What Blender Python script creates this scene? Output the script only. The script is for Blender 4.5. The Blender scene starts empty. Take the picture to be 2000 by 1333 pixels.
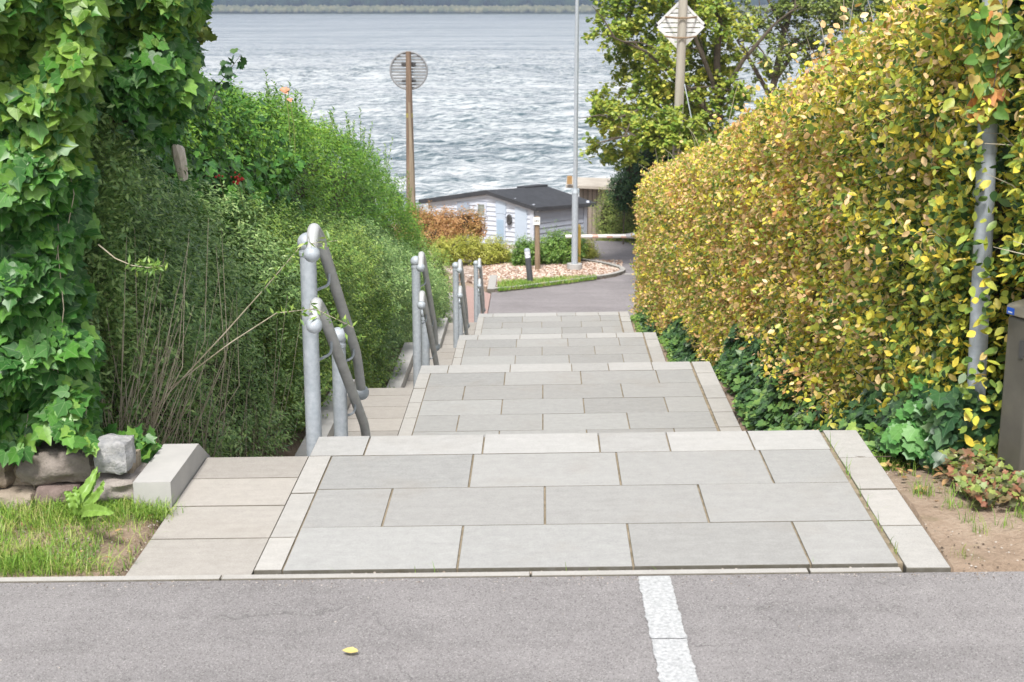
import bpy, math, random
import numpy as np
from mathutils import Vector, Matrix, noise as mnoise

rng = np.random.default_rng(7)
random.seed(7)
SC = bpy.context.scene
COL = SC.collection

# ------------------------------------------------------------------ camera
CAMZ = 1.867
PITCH = math.atan((667 - 8) / 2778.0)
YAW = math.atan(57 / 2778.0)
F = 2778.0
cam_d = bpy.data.cameras.new("camera")
cam = bpy.data.objects.new("camera", cam_d)
COL.objects.link(cam)
cam.location = (0, 0, CAMZ)
cam.rotation_euler = (math.pi / 2 - PITCH, 0, YAW)
cam_d.lens = 50.0
cam_d.sensor_width = 36.0
cam_d.clip_start = 0.1
cam_d.clip_end = 6000
cam_d.dof.use_dof = True
cam_d.dof.focus_distance = 8.0
cam_d.dof.aperture_fstop = 7.0
SC.camera = cam

# ------------------------------------------------------------------ world and sun
SUN_EL = math.radians(57)
SUN_DIR = Vector((-0.17, -1.0, 0)).normalized()      # horizontal direction towards the sun
W = bpy.data.worlds.new("World")
SC.world = W
W.use_nodes = True
nt = W.node_tree
nt.nodes.clear()
sky = nt.nodes.new("ShaderNodeTexSky")
sky.sky_type = 'NISHITA'
sky.sun_disc = False
sky.sun_elevation = SUN_EL
sky.sun_rotation = math.atan2(SUN_DIR.x, SUN_DIR.y)
sky.dust_density = 3.0
hs = nt.nodes.new("ShaderNodeHueSaturation")
hs.inputs['Saturation'].default_value = 0.28
bg = nt.nodes.new("ShaderNodeBackground")
bg.inputs['Strength'].default_value = 0.125
wo = nt.nodes.new("ShaderNodeOutputWorld")
nt.links.new(sky.outputs[0], hs.inputs['Color'])
nt.links.new(hs.outputs[0], bg.inputs['Color'])
nt.links.new(bg.outputs[0], wo.inputs['Surface'])
sd = bpy.data.lights.new("sun", 'SUN')
sd.energy = 3.0
sd.angle = math.radians(10)
sd.color = (1.0, 0.96, 0.91)
so = bpy.data.objects.new("sun", sd)
COL.objects.link(so)
sv = Vector((SUN_DIR.x * math.cos(SUN_EL), SUN_DIR.y * math.cos(SUN_EL), math.sin(SUN_EL)))
so.rotation_euler = sv.to_track_quat('Z', 'Y').to_euler()
so.location = (-5, -5, 12)
SC.view_settings.view_transform = 'Standard'
SC.view_settings.look = 'None'
SC.view_settings.exposure = 0.62
SC.view_settings.gamma = 1.0
SC.cycles.max_bounces = 6
SC.cycles.transparent_max_bounces = 4
SC.cycles.use_denoising = True

# ------------------------------------------------------------------ geometry of the place
cP, sP, cY, sY = math.cos(PITCH), math.sin(PITCH), math.cos(YAW), math.sin(YAW)
RIGHT = Vector((cY, sY, 0)); FWD = Vector((-sY * cP, cY * cP, -sP)); UP = RIGHT.cross(FWD)
def ray(px, py):
    return FWD + RIGHT * ((px - 1000) / F) - UP * ((py - 666.5) / F)
def at(px, py, Y):          # the point seen at a photo pixel, at distance Y along the stairs
    d = ray(px, py); t = Y / d.y
    return Vector((0, 0, CAMZ)) + d * t
def on(px, py, z):          # the point seen at a photo pixel, on level z
    d = ray(px, py); t = (z - CAMZ) / d.z
    return Vector((0, 0, CAMZ)) + d * t
def sst(a, b, x):
    t = np.clip((np.asarray(x, float) - a) / (b - a), 0, 1)
    return t * t * (3 - 2 * t)
def shear(x, y):            # the whole stairway falls 2 % to the left
    y = np.asarray(y, float)
    return 0.021 * np.clip(x, -4, 4) * (1 - sst(21, 27, y)) + np.interp(y, [4.5, 5.98, 7.4], [0, .03, 0])

BACK = [5.98, 11.28, 16.63, 21.9]
LEV = [0.0, -1.0, -1.99, -2.87, -3.87]
LANE_END = [5.73, 10.61, 16.0, 21.3]
RUN = 1.5
XL0, XL1, XR0, XR1 = -0.976, -0.88, 1.22, 1.38
_gy = [-50.0, 4.5]; _gz = [0.0, 0.0]
for b, l in zip(BACK, range(4)):
    _gy += [b, b + RUN]; _gz += [LEV[l], LEV[l + 1]]
_gy += [33.5, 37, 42, 58, 75, 200]; _gz += [-3.95, -4.6, -5.9, -7.3, -8.6, -10]
def G(y): return np.interp(y, _gy, _gz)
def Gs(y):
    y = np.asarray(y, float); s = 0
    for k in (-0.8, -0.4, 0, 0.4, 0.8): s = s + G(y + k)
    return s / 5
def ground(x, y): return Gs(y) + shear(x, y)

def n3(x, y, z, s=1.0):     # cheap smooth lumps
    return (np.sin(x * 2.1 * s + 1.3 + 1.7 * np.sin(y * 1.3 * s)) + np.sin(y * 2.7 * s + 2.1 * np.sin(z * 1.9 * s) + .4)
            + np.sin(z * 2.9 * s + 1.9 * np.sin(x * 1.6 * s + y * .7 * s) + 2.2)) / 3.0

# ------------------------------------------------------------------ object helpers
def tag(o, label=None, cat=None, group=None, kind=None):
    if label: o['label'] = label
    if cat: o['category'] = cat
    if group: o['group'] = group
    if kind: o['kind'] = kind
    return o
def empty(name, loc=(0, 0, 0), label=None, cat=None, group=None):
    o = bpy.data.objects.new(name, None); COL.objects.link(o); o.location = loc
    o.empty_display_size = .1
    return tag(o, label, cat, group)
def link(name, me, mats, parent=None, smooth=False):
    o = bpy.data.objects.new(name, me); COL.objects.link(o)
    if not isinstance(mats, (list, tuple)): mats = [mats]
    for m in mats: me.materials.append(m)
    if smooth: me.polygons.foreach_set('use_smooth', [True] * len(me.polygons))
    if parent is not None:
        o.parent = parent
        o.matrix_parent_inverse = Matrix.Translation(parent.location).inverted()
    return o

class MB:
    def __init__(s): s.v = []; s.f = []; s.m = []
    def add(s, vs, fs, mi=0):
        b = len(s.v); s.v += [tuple(v) for v in vs]
        for f in fs: s.f.append([b + i for i in f]); s.m.append(mi)
    def box(s, x0, x1, y0, y1, z0, z1, mi=0, bev=0.0, sh=False, jit=0.0):
        if sh: g = lambda x, y, z: (x, y, z + float(shear(x, y)))
        else: g = lambda x, y, z: (x, y, z)
        j = lambda: random.uniform(-jit, jit)
        if bev <= 0:
            vs = [g(x, y, z) for z in (z0, z1) for x, y in ((x0, y0), (x1, y0), (x1, y1), (x0, y1))]
            s.add(vs, [(0, 3, 2, 1), (4, 5, 6, 7), (0, 1, 5, 4), (1, 2, 6, 5), (2, 3, 7, 6), (3, 0, 4, 7)], mi)
        else:
            dz = j()
            c4 = ((x0, y0), (x1, y0), (x1, y1), (x0, y1)); k4 = ((1, 1), (-1, 1), (-1, -1), (1, -1))
            vs = [g(x, y, z0) for x, y in c4] + [g(x, y, z1 + dz - bev) for x, y in c4]
            t = [j() * .6 for _ in range(4)]
            vs += [g(x + a * bev, y + b * bev, z1 + dz + q) for (x, y), (a, b), q in zip(c4, k4, t)]
            fs = [(0, 3, 2, 1), (8, 9, 10, 11)]
            for i in range(4):
                n = (i + 1) % 4
                fs += [(i, n, 4 + n, 4 + i), (4 + i, 4 + n, 8 + n, 8 + i)]
            s.add(vs, fs, mi)
    def tube(s, pts, r, seg=10, mi=0, cap=True):
        pts = [Vector(p) for p in pts]; n = len(pts)
        rs = [r] * n if isinstance(r, (int, float)) else list(r)
        t0 = (pts[1] - pts[0]).normalized()
        a = Vector((0, 0, 1)) if abs(t0.z) < .9 else Vector((1, 0, 0))
        u = t0.cross(a).normalized(); b = len(s.v)
        for i, p in enumerate(pts):
            t = (pts[min(i + 1, n - 1)] - pts[max(i - 1, 0)]).normalized()
            u = (u - t * u.dot(t)).normalized(); w = t.cross(u)
            for k in range(seg):
                an = 2 * math.pi * k / seg
                s.v.append(tuple(p + (u * math.cos(an) + w * math.sin(an)) * rs[i]))
        for i in range(n - 1):
            for k in range(seg):
                k2 = (k + 1) % seg
                s.f.append([b + i * seg + k, b + i * seg + k2, b + (i + 1) * seg + k2, b + (i + 1) * seg + k]); s.m.append(mi)
        if cap:
            s.f.append([b + k for k in range(seg)][::-1]); s.m.append(mi)
            s.f.append([b + (n - 1) * seg + k for k in range(seg)]); s.m.append(mi)
    def ball(s, c, r, seg=20, ring=12, mi=0, sc=(1, 1, 1)):
        b = len(s.v); c = Vector(c)
        s.v.append(tuple(c + Vector((0, 0, r * sc[2]))))
        for i in range(1, ring):
            ph = math.pi * i / ring
            for k in range(seg):
                th = 2 * math.pi * k / seg
                s.v.append((c.x + r * sc[0] * math.sin(ph) * math.cos(th), c.y + r * sc[1] * math.sin(ph) * math.sin(th), c.z + r * sc[2] * math.cos(ph)))
        s.v.append(tuple(c - Vector((0, 0, r * sc[2])))); last = len(s.v) - 1
        for k in range(seg): s.f.append([b, b + 1 + k, b + 1 + (k + 1) % seg]); s.m.append(mi)
        for i in range(ring - 2):
            for k in range(seg):
                k2 = (k + 1) % seg; p = b + 1 + i * seg
                s.f.append([p + k, p + seg + k, p + seg + k2, p + k2]); s.m.append(mi)
        p = b + 1 + (ring - 2) * seg
        for k in range(seg): s.f.append([p + k, last, p + (k + 1) % seg]); s.m.append(mi)
    def build(s, name, mats, parent=None, smooth=False):
        me = bpy.data.meshes.new(name); me.from_pydata(s.v, [], s.f)
        o = link(name, me, mats, parent)
        me.polygons.foreach_set('material_index', s.m)
        if smooth:
            me.polygons.foreach_set('use_smooth', [True] * len(me.polygons))
            me.set_sharp_from_angle(angle=math.radians(40))
        me.update(); return o

# ------------------------------------------------------------------ leaves
def _tmpl(outline, mid):
    """outline: right-hand edge from base to tip, (along, across). mid: points on the rib. Two halves folded on the rib."""
    v = [(u, 0.0, 0.0) for u in mid]; nm = len(mid)
    R = list(range(nm, nm + len(outline))); v += [(u, a, 0.16 * a) for u, a in outline]
    L = list(range(nm + len(outline), nm + 2 * len(outline))); v += [(u, -a, 0.16 * a) for u, a in outline]
    rib = list(range(nm))
    f = [rib + R[::-1], rib[::-1] + L]
    return np.array(v), f
T_BEECH = _tmpl([(.12, .26), (.42, .5), (.75, .34)], [0, .45, 1])
T_SMALL = _tmpl([(.45, .5)], [0, 1])
T_IVY = _tmpl([(-.12, .10), (-.17, .24), (-.12, .38), (.00, .50), (.12, .47), (.22, .38), (.36, .45), (.50, .46), (.56, .34), (.62, .22), (.80, .12), (.92, .05)], [0, .4, 1])
def sprays(P, N, k, length, up=.5, out=.6, jit=.006, flat=False):
    """short twigs set at the points P; k leaves along each, standing off in pairs"""
    n = len(P); d = unit(N * out + rng.normal(0, .45, (n, 3)) + np.array([0, 0, up])); ln = rng.uniform(.6, 1.4, n) * length
    t = (np.arange(k) + .5) / k
    Q = P[:, None, :] + d[:, None, :] * (ln[:, None, None] * (t[None, :, None] - .35)) + np.array([0, 0, -1.0]) * (ln[:, None, None] * .25 * t[None, :, None] ** 2)
    a = np.array([0, 0, 1.0]) + rng.normal(0, .5, (n, 3)); s1 = unit(np.cross(d, a)); s2 = np.cross(d, s1)
    ang = (np.arange(k) * (math.pi if flat else 2.4))[None, :, None] + rng.normal(0, .35, (n, k, 1))
    U = s1[:, None, :] * np.cos(ang) + s2[:, None, :] * np.sin(ang) * (.25 if flat else 1) + d[:, None, :] * .75
    NN = (s2[:, None, :] if flat else d[:, None, :]) * 1.0 + rng.normal(0, .35, (n, k, 3)) + N[:, None, :] * .35 + np.array([0, 0, .35])
    if flat: NN = NN * np.sign(np.sum(NN * (N[:, None, :] + [0, 0, .5]), 2, keepdims=True) + 1e-6)
    Q = Q + rng.normal(0, jit, Q.shape)
    return Q.reshape(-1, 3), unit(NN.reshape(-1, 3)), U.reshape(-1, 3)
T_HEART = _tmpl([(-.14, .2), (-.05, .46), (.25, .55), (.6, .36), (.85, .13)], [0, .4, 1])
T_LOBED = _tmpl([(-.1, .2), (.0, .5), (.2, .42), (.35, .62), (.5, .45), (.75, .5), (.8, .25)], [0, .5, 1])

def leaves(name, P, N, U, L, Wd, tmpl, mat, parent=None, curl=0.25):
    tv, tf = tmpl; n = len(P); k = len(tv)
    P = np.asarray(P, float); N = np.asarray(N, float); U = np.asarray(U, float)
    U = U - N * np.sum(U * N, 1, keepdims=True)
    U /= np.linalg.norm(U, axis=1, keepdims=True) + 1e-9
    V = np.cross(N, U)
    L = np.broadcast_to(L, (n,)).reshape(-1, 1, 1); Wd = np.broadcast_to(Wd, (n,)).reshape(-1, 1, 1)
    cu = (rng.random((n, 1, 1)) - .35) * curl
    u = tv[None, :, 0:1]; v = tv[None, :, 1:2]; w = tv[None, :, 2:3]
    fold = rng.uniform(.1, 1.5, (n, 1, 1))
    co = P[:, None, :] + U[:, None, :] * (L * u) + V[:, None, :] * (Wd * v) + N[:, None, :] * (Wd * w * fold - L * cu * u * u)
    co = co.reshape(-1, 3)
    base = (np.arange(n) * k)[:, None]
    loops = np.concatenate([base + np.array(f)[None, :] for f in tf], axis=1)
    sizes = np.tile([len(f) for f in tf], n)
    me = bpy.data.meshes.new(name)
    me.vertices.add(n * k); me.vertices.foreach_set('co', co.astype(np.float32).ravel())
    me.loops.add(loops.size); me.loops.foreach_set('vertex_index', loops.astype(np.int32).ravel())
    me.polygons.add(len(sizes))
    me.polygons.foreach_set('loop_start', np.concatenate([[0], np.cumsum(sizes)[:-1]]).astype(np.int32))
    uv = me.uv_layers.new(name='leaf')
    me.update(calc_edges=True)
    t2 = np.array(tv)[:, :2]
    uvs = t2[(loops.ravel() % k)]
    uv.data.foreach_set('uv', uvs.astype(np.float32).ravel())
    me.validate()
    return link(name, me, mat, parent)

def unit(a): return a / (np.linalg.norm(a, axis=-1, keepdims=True) + 1e-9)
def orient(N, spread=.6, droop=.5, upw=0.3):
    """leaf normal around the surface normal, tips outwards and down"""
    n = len(N)
    nn = unit(N + rng.normal(0, spread, (n, 3)) + np.array([0, 0, upw]))
    uu = N * .5 + rng.normal(0, .7, (n, 3)) + np.array([0, 0, -droop])
    return nn, uu

# ------------------------------------------------------------------ materials
def newmat(name):
    m = bpy.data.materials.new(name); m.use_nodes = True
    t = m.node_tree; t.nodes.clear()
    return m, t, t.nodes.new("ShaderNodeOutputMaterial")
def N_(t, typ, **kw):
    n = t.nodes.new(typ)
    for k, v in kw.items():
        if k in n.inputs: n.inputs[k].default_value = v
        else: setattr(n, k, v)
    return n
def ramp(t, stops, interp='LINEAR'):
    r = t.nodes.new("ShaderNodeValToRGB"); r.color_ramp.interpolation = interp
    e = r.color_ramp.elements
    while len(e) > 1: e.remove(e[-1])
    e[0].position = stops[0][0]; e[0].color = (*stops[0][1], 1)
    for p, c in stops[1:]:
        x = e.new(p); x.color = (*c, 1)
    return r
def math_(t, op, a, b=None, c=None):
    n = t.nodes.new("ShaderNodeMath"); n.operation = op
    for i, q in enumerate((a, b, c)):
        if q is None: continue
        if isinstance(q, (int, float)): n.inputs[i].default_value = q
        else: t.links.new(q, n.inputs[i])
    return n.outputs[0]
def mix(t, fac, a, b, blend='MIX'):
    n = t.nodes.new("ShaderNodeMix"); n.data_type = 'RGBA'; n.blend_type = blend
    for i, q in ((0, fac), (6, a), (7, b)):
        if isinstance(q, (int, float)): n.inputs[i].default_value = q
        elif isinstance(q, tuple): n.inputs[i].default_value = (*q, 1)
        else: t.links.new(q, n.inputs[i])
    return n.outputs[2]
def noise_(t, scale, detail=4, rough=.55, vec=None, dist=0):
    n = N_(t, "ShaderNodeTexNoise", Scale=scale, Detail=detail, Roughness=rough, Distortion=dist)
    if vec is None:
        g = t.nodes.new("ShaderNodeNewGeometry"); vec = g.outputs['Position']
    t.links.new(vec, n.inputs['Vector'])
    return n.outputs['Fac']
def mapped(t, scale, rot=(0, 0, 0)):
    g = t.nodes.new("ShaderNodeNewGeometry"); m = t.nodes.new("ShaderNodeMapping")
    m.inputs['Scale'].default_value = scale; m.inputs['Rotation'].default_value = rot
    t.links.new(g.outputs['Position'], m.inputs['Vector'])
    return m.outputs['Vector']
def bump(t, h, strength=.5, dist=.01):
    b = N_(t, "ShaderNodeBump", Strength=strength, Distance=dist)
    t.links.new(h, b.inputs['Height']); return b.outputs['Normal']

def leaf_mat(name, stops, patch=None, pscale=1.5, pamt=.35, trans=.35, rough=.42, vein=None, hue_y=None, spec=.4):
    m, t, out = newmat(name)
    g = t.nodes.new("ShaderNodeNewGeometry")
    nz = noise_(t, pscale, 2, .5)
    nz = math_(t, 'MULTIPLY_ADD', nz, 1.8, -.4)
    v = math_(t, 'ADD', math_(t, 'MULTIPLY', g.outputs['Random Per Island'], 1 - pamt), math_(t, 'MULTIPLY', nz, pamt))
    if hue_y:     # (y0, y1, amount): the plant itself is greener towards one end
        sp = t.nodes.new("ShaderNodeSeparateXYZ"); t.links.new(g.outputs['Position'], sp.inputs[0])
        mr = N_(t, "ShaderNodeMapRange"); t.links.new(sp.outputs['Y'], mr.inputs[0])
        mr.inputs[1].default_value = hue_y[0]; mr.inputs[2].default_value = hue_y[1]
        mr.inputs[3].default_value = -hue_y[2]; mr.inputs[4].default_value = 0
        v = math_(t, 'ADD', v, mr.outputs[0])
    r = ramp(t, stops); t.links.new(v, r.inputs[0]); col = r.outputs[0]
    uvn = t.nodes.new("ShaderNodeUVMap"); uvn.uv_map = 'leaf'
    su = t.nodes.new("ShaderNodeSeparateXYZ"); t.links.new(uvn.outputs[0], su.inputs[0])
    if vein:
        av = math_(t, 'ABSOLUTE', su.outputs['Y'])
        rib = math_(t, 'LESS_THAN', av, .018)
        ang = math_(t, 'ARCTAN2', av, math_(t, 'ADD', su.outputs['X'], .02))
        fr = math_(t, 'ABSOLUTE', math_(t, 'SUBTRACT', ang, .82))
        fr2 = math_(t, 'ABSOLUTE', math_(t, 'SUBTRACT', ang, 1.65))
        side = math_(t, 'ADD', math_(t, 'LESS_THAN', fr, .035), math_(t, 'LESS_THAN', fr2, .05))
        fac = math_(t, 'MINIMUM', math_(t, 'ADD', rib, side), 1.0)
        col = mix(t, math_(t, 'MULTIPLY', fac, .45), col, vein)
    mott = noise_(t, 60, 2, .6)
    hv = N_(t, "ShaderNodeHueSaturation"); t.links.new(col, hv.inputs['Color'])
    t.links.new(math_(t, 'MULTIPLY_ADD', mott, .7, .65), hv.inputs['Value'])
    col = hv.outputs[0]
    b = N_(t, "ShaderNodeBsdfPrincipled", Roughness=rough)
    b.inputs['Specular IOR Level'].default_value = spec
    t.links.new(col, b.inputs['Base Color'])
    tr = t.nodes.new("ShaderNodeBsdfTranslucent")
    t.links.new(mix(t, 1.0, col, (1.15, 1.18, .65), 'MULTIPLY'), tr.inputs['Color'])
    ms = N_(t, "ShaderNodeMixShader"); ms.inputs[0].default_value = trans * .62
    t.links.new(b.outputs[0], ms.inputs[1]); t.links.new(tr.outputs[0], ms.inputs[2])
    t.links.new(ms.outputs[0], out.inputs['Surface'])
    return m

def simple(name, c1, c2, scale=8, rough=.7, bs=0.3, bd=.003, bscale=120, metal=0, detail=5, stretch=None, spec=.5):
    m, t, out = newmat(name)
    vec = mapped(t, stretch) if stretch else None
    f = noise_(t, scale, detail, .6, vec)
    f = math_(t, 'MULTIPLY_ADD', f, 1.8, -.4)
    r = ramp(t, [(0, c1), (1, c2)]); t.links.new(f, r.inputs[0])
    b = N_(t, "ShaderNodeBsdfPrincipled", Roughness=rough, Metallic=metal)
    b.inputs['Specular IOR Level'].default_value = spec
    t.links.new(r.outputs[0], b.inputs['Base Color'])
    if bs > 0:
        t.links.new(bump(t, noise_(t, bscale, 3, .6, vec), bs, bd), b.inputs['Normal'])
    t.links.new(b.outputs[0], out.inputs['Surface'])
    return m

def concrete(name, c, var=.16, stain=(.28, .25, .21), stain_amt=.35, warm=0.0, edge_dirt=True):
    m, t, out = newmat(name)
    g = t.nodes.new("ShaderNodeNewGeometry"); isl = g.outputs['Random Per Island']
    big = noise_(t, 2.3, 5, .6); fine = noise_(t, 160, 3, .7); mid = noise_(t, 22, 5, .65)
    streak = noise_(t, 5, 6, .7, mapped(t, (1.2, 6.0, 1)))
    val = math_(t, 'ADD', math_(t, 'MULTIPLY', isl, var), 1 - var / 2)
    val = math_(t, 'ADD', val, math_(t, 'MULTIPLY_ADD', fine, .55, -.275))
    val = math_(t, 'ADD', val, math_(t, 'MULTIPLY_ADD', streak, .26, -.13))
    val = math_(t, 'ADD', val, math_(t, 'MULTIPLY_ADD', mid, .34, -.17))
    hv = N_(t, "ShaderNodeHueSaturation"); hv.inputs['Color'].default_value = (*c, 1)
    t.links.new(val, hv.inputs['Value'])
    st = math_(t, 'MULTIPLY', math_(t, 'SMOOTH_MAX', math_(t, 'MULTIPLY_ADD', big, 3.2, -1.75), 0, .1), stain_amt)
    col = mix(t, st, hv.outputs[0], stain)
    # warmer and cooler castings
    wn = math_(t, 'FRACT', math_(t, 'MULTIPLY', isl, 7.13))
    col = mix(t, math_(t, 'MULTIPLY', wn, .18), col, (c[0] * 1.02, c[1] * .95, c[2] * .90))
    vor = N_(t, "ShaderNodeTexVoronoi", Scale=95.0); t.links.new(g.outputs['Position'], vor.inputs['Vector'])
    pit = math_(t, 'LESS_THAN', vor.outputs['Distance'], .10)
    col = mix(t, math_(t, 'MULTIPLY', pit, .30), col, (.16, .15, .14))
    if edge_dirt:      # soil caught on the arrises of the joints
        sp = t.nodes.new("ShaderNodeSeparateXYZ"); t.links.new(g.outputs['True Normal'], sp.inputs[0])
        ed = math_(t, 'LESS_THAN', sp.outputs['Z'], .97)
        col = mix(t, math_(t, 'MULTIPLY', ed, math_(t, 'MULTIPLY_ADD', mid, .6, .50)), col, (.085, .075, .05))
    b = N_(t, "ShaderNodeBsdfPrincipled", Roughness=.85)
    b.inputs['Specular IOR Level'].default_value = .25
    t.links.new(col, b.inputs['Base Color'])
    t.links.new(bump(t, math_(t, 'ADD', fine, math_(t, 'MULTIPLY', mid, .6)), .35, .0025), b.inputs['Normal'])
    t.links.new(b.outputs[0], out.inputs['Surface'])
    return m

M = {}
M['slab'] = concrete('concrete_slab', (.335, .336, .328), var=.22, stain_amt=.55)
M['nose'] = concrete('concrete_nosing', (.385, .384, .375), var=.26)
M['kerb'] = concrete('concrete_kerb', (.405, .395, .375), stain_amt=.6)
M['lane'] = concrete('concrete_lane', (.355, .335, .308), var=.34)
M['step'] = concrete('concrete_step', (.42, .41, .395), edge_dirt=False)
M['joint'] = simple('joint_sand', (.12, .095, .05), (.40, .33, .24), 18, .95, .8, .004, 200)

def asphalt(name, c, agg=.10):
    m, t, out = newmat(name)
    g = t.nodes.new("ShaderNodeNewGeometry")
    big = noise_(t, .8, 5, .6); fine = noise_(t, 330, 2, .7); mid = noise_(t, 9, 5, .65)
    vor = N_(t, "ShaderNodeTexVoronoi", Scale=260.0); t.links.new(g.outputs['Position'], vor.inputs['Vector'])
    v = math_(t, 'ADD', math_(t, 'MULTIPLY_ADD', fine, 1.1, .45), math_(t, 'MULTIPLY_ADD', big, .7, -.35))
    v = math_(t, 'ADD', v, math_(t, 'MULTIPLY_ADD', mid, .4, -.2))
    hv = N_(t, "ShaderNodeHueSaturation"); hv.inputs['Color'].default_value = (*c, 1)
    t.links.new(v, hv.inputs['Value'])
    wear = noise_(t, 1.0, 6, .7, mapped(t, (.35, 3.2, 1)))
    hv2 = N_(t, "ShaderNodeHueSaturation"); t.links.new(hv.outputs[0], hv2.inputs['Color']); t.links.new(math_(t, 'MULTIPLY_ADD', wear, .55, .72), hv2.inputs['Value']); hv = hv2
    cv = N_(t, "ShaderNodeTexVoronoi", Scale=.9); cv.feature = 'DISTANCE_TO_EDGE'
    ds = N_(t, "ShaderNodeVectorMath"); ds.operation = 'MULTIPLY_ADD'; nc = N_(t, "ShaderNodeTexNoise", Scale=5.0, Detail=5.0); t.links.new(g.outputs['Position'], nc.inputs['Vector'])
    t.links.new(nc.outputs['Color'], ds.inputs[0]); ds.inputs[1].default_value = (.35, .35, 0); t.links.new(g.outputs['Position'], ds.inputs[2]); t.links.new(ds.outputs[0], cv.inputs['Vector'])
    crack = math_(t, 'MULTIPLY', math_(t, 'LESS_THAN', cv.outputs['Distance'], .0022), math_(t, 'GREATER_THAN', noise_(t, 1.3, 2), .52))
    hv3 = N_(t, "ShaderNodeHueSaturation"); t.links.new(hv.outputs[0], hv3.inputs['Color']); t.links.new(math_(t, 'MULTIPLY_ADD', crack, -.22, 1.0), hv3.inputs['Value']); hv = hv3
    wn = t.nodes.new("ShaderNodeSeparateColor"); t.links.new(vor.outputs['Color'], wn.inputs[0])
    light = math_(t, 'GREATER_THAN', wn.outputs[0], .90)
    dark = math_(t, 'LESS_THAN', wn.outputs[1], .14)
    col = mix(t, math_(t, 'MULTIPLY', light, .45), hv.outputs[0], (.48, .46, .45))
    col = mix(t, math_(t, 'MULTIPLY', dark, .45), col, (.05, .045, .045))
    b = N_(t, "ShaderNodeBsdfPrincipled", Roughness=.85)
    b.inputs['Specular IOR Level'].default_value = .3
    t.links.new(col, b.inputs['Base Color'])
    t.links.new(bump(t, math_(t, 'ADD', vor.outputs['Distance'], fine), .6, .003), b.inputs['Normal'])
    t.links.new(b.outputs[0], out.inputs['Surface'])
    return m
M['asphalt'] = asphalt('worn_asphalt', (.252, .240, .240))
M['asphalt2'] = asphalt('lower_asphalt', (.26, .24, .245))

def dirt_mat():
    m, t, out = newmat('sandy_soil')
    a = noise_(t, 3, 6, .65); f = noise_(t, 70, 4, .7)
    r = ramp(t, [(.2, (.13, .09, .06)), (.5, (.33, .25, .185)), (.8, (.52, .43, .34))])
    t.links.new(math_(t, 'ADD', math_(t, 'MULTIPLY', a, .6), math_(t, 'MULTIPLY', f, .4)), r.inputs[0])
    mo = noise_(t, 1.7, 5, .7)
    mo = math_(t, 'SMOOTH_MAX', math_(t, 'MULTIPLY_ADD', mo, 6, -3.3), 0, .1)
    col = mix(t, math_(t, 'MINIMUM', math_(t, 'MULTIPLY', mo, .8), .7), r.outputs[0], (.09, .11, .03))
    b = N_(t, "ShaderNodeBsdfPrincipled", Roughness=.95); b.inputs['Specular IOR Level'].default_value = .15
    t.links.new(col, b.inputs['Base Color'])
    t.links.new(bump(t, math_(t, 'ADD', f, noise_(t, 25, 4, .6)), .9, .012), b.inputs['Normal'])
    t.links.new(b.outputs[0], out.inputs['Surface'])
    return m
M['dirt'] = dirt_mat()
M['steel'] = simple('galvanised_steel', (.33, .375, .42), (.52, .56, .60), 40, .62, .2, .001, 90, metal=.2, detail=8)
M['steel_rail'] = simple('weathered_rail', (.40, .415, .42), (.58, .59, .59), 18, .6, .15, .001, 90, metal=.2, stretch=(1, .3, 1))
M['dark_steel'] = simple('dark_band', (.05, .05, .05), (.08, .08, .08), 20, .5, 0)

# ------------------------------------------------------------------ ground
def grid_mesh(xs, ys, zf):
    X, Y = np.meshgrid(xs, ys); Z = zf(X, Y)
    v = np.stack([X, Y, Z], -1).reshape(-1, 3)
    nx, ny = len(xs), len(ys)
    i = (np.arange(ny - 1)[:, None] * nx + np.arange(nx - 1)[None, :]).ravel()
    f = np.stack([i, i + 1, i + nx + 1, i + nx], 1)
    me = bpy.data.meshes.new('g'); me.from_pydata(v.tolist(), [], f.tolist())
    return me
xs = np.unique(np.concatenate([np.linspace(-120, -10, 20), np.linspace(-10, -3, 20), np.linspace(-3, 3, 121), np.linspace(3, 10, 20), np.linspace(10, 120, 20), [-1.59, -1.56, -1.41, 1.375, 1.40]]))
ys = np.unique(np.concatenate([np.linspace(-30, 4, 20), np.linspace(4, 24, 260), np.linspace(24, 40, 60), np.linspace(40, 90, 40)]))
def terr(X, Y):
    out = Gs(Y) + shear(X, Y) - .012
    road = sst(4.50, 4.40, Y)
    out = out - .05 * (Y < 4.52)
    lump = n3(X * 3, Y * 3, X * Y, 1.3) * .012 * (Y > 4.5)
    low = np.minimum.reduce([G(Y + k) for k in (0, .1, .2, .3, .4)]) + shear(X, Y) - .13
    inc = (X > np.where(Y < 5.15, -1.415, -1.565)) & (X < 1.38) & (Y > 4.5) & (Y < 24.0)
    far = (Y >= 23.6)
    z = np.where(inc, np.minimum(low, out), out + lump * (Y < 22))
    z = z - .07 * ((Y > 22.8) & (Y < 36) & (X > -4.5))
    return z
me = grid_mesh(xs, ys, terr)
tag(link('ground', me, M['dirt'], smooth=True), kind='structure')

# the upper road
b = MB()
ry = [-30, 0, 2, 3, 4, 4.455]; rx = [-60, -10, -4, -2, -1, 0, 1, 2, 4, 10, 60]
for i in range(len(ry) - 1):
    for j in range(len(rx) - 1):
        q = [(rx[j], ry[i]), (rx[j + 1], ry[i]), (rx[j + 1], ry[i + 1]), (rx[j], ry[i + 1])]
        b.add([(x, y, float(shear(x, y)) - .002) for x, y in q], [(0, 1, 2, 3)])
tag(b.build('road', M['asphalt']), kind='structure')

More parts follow.
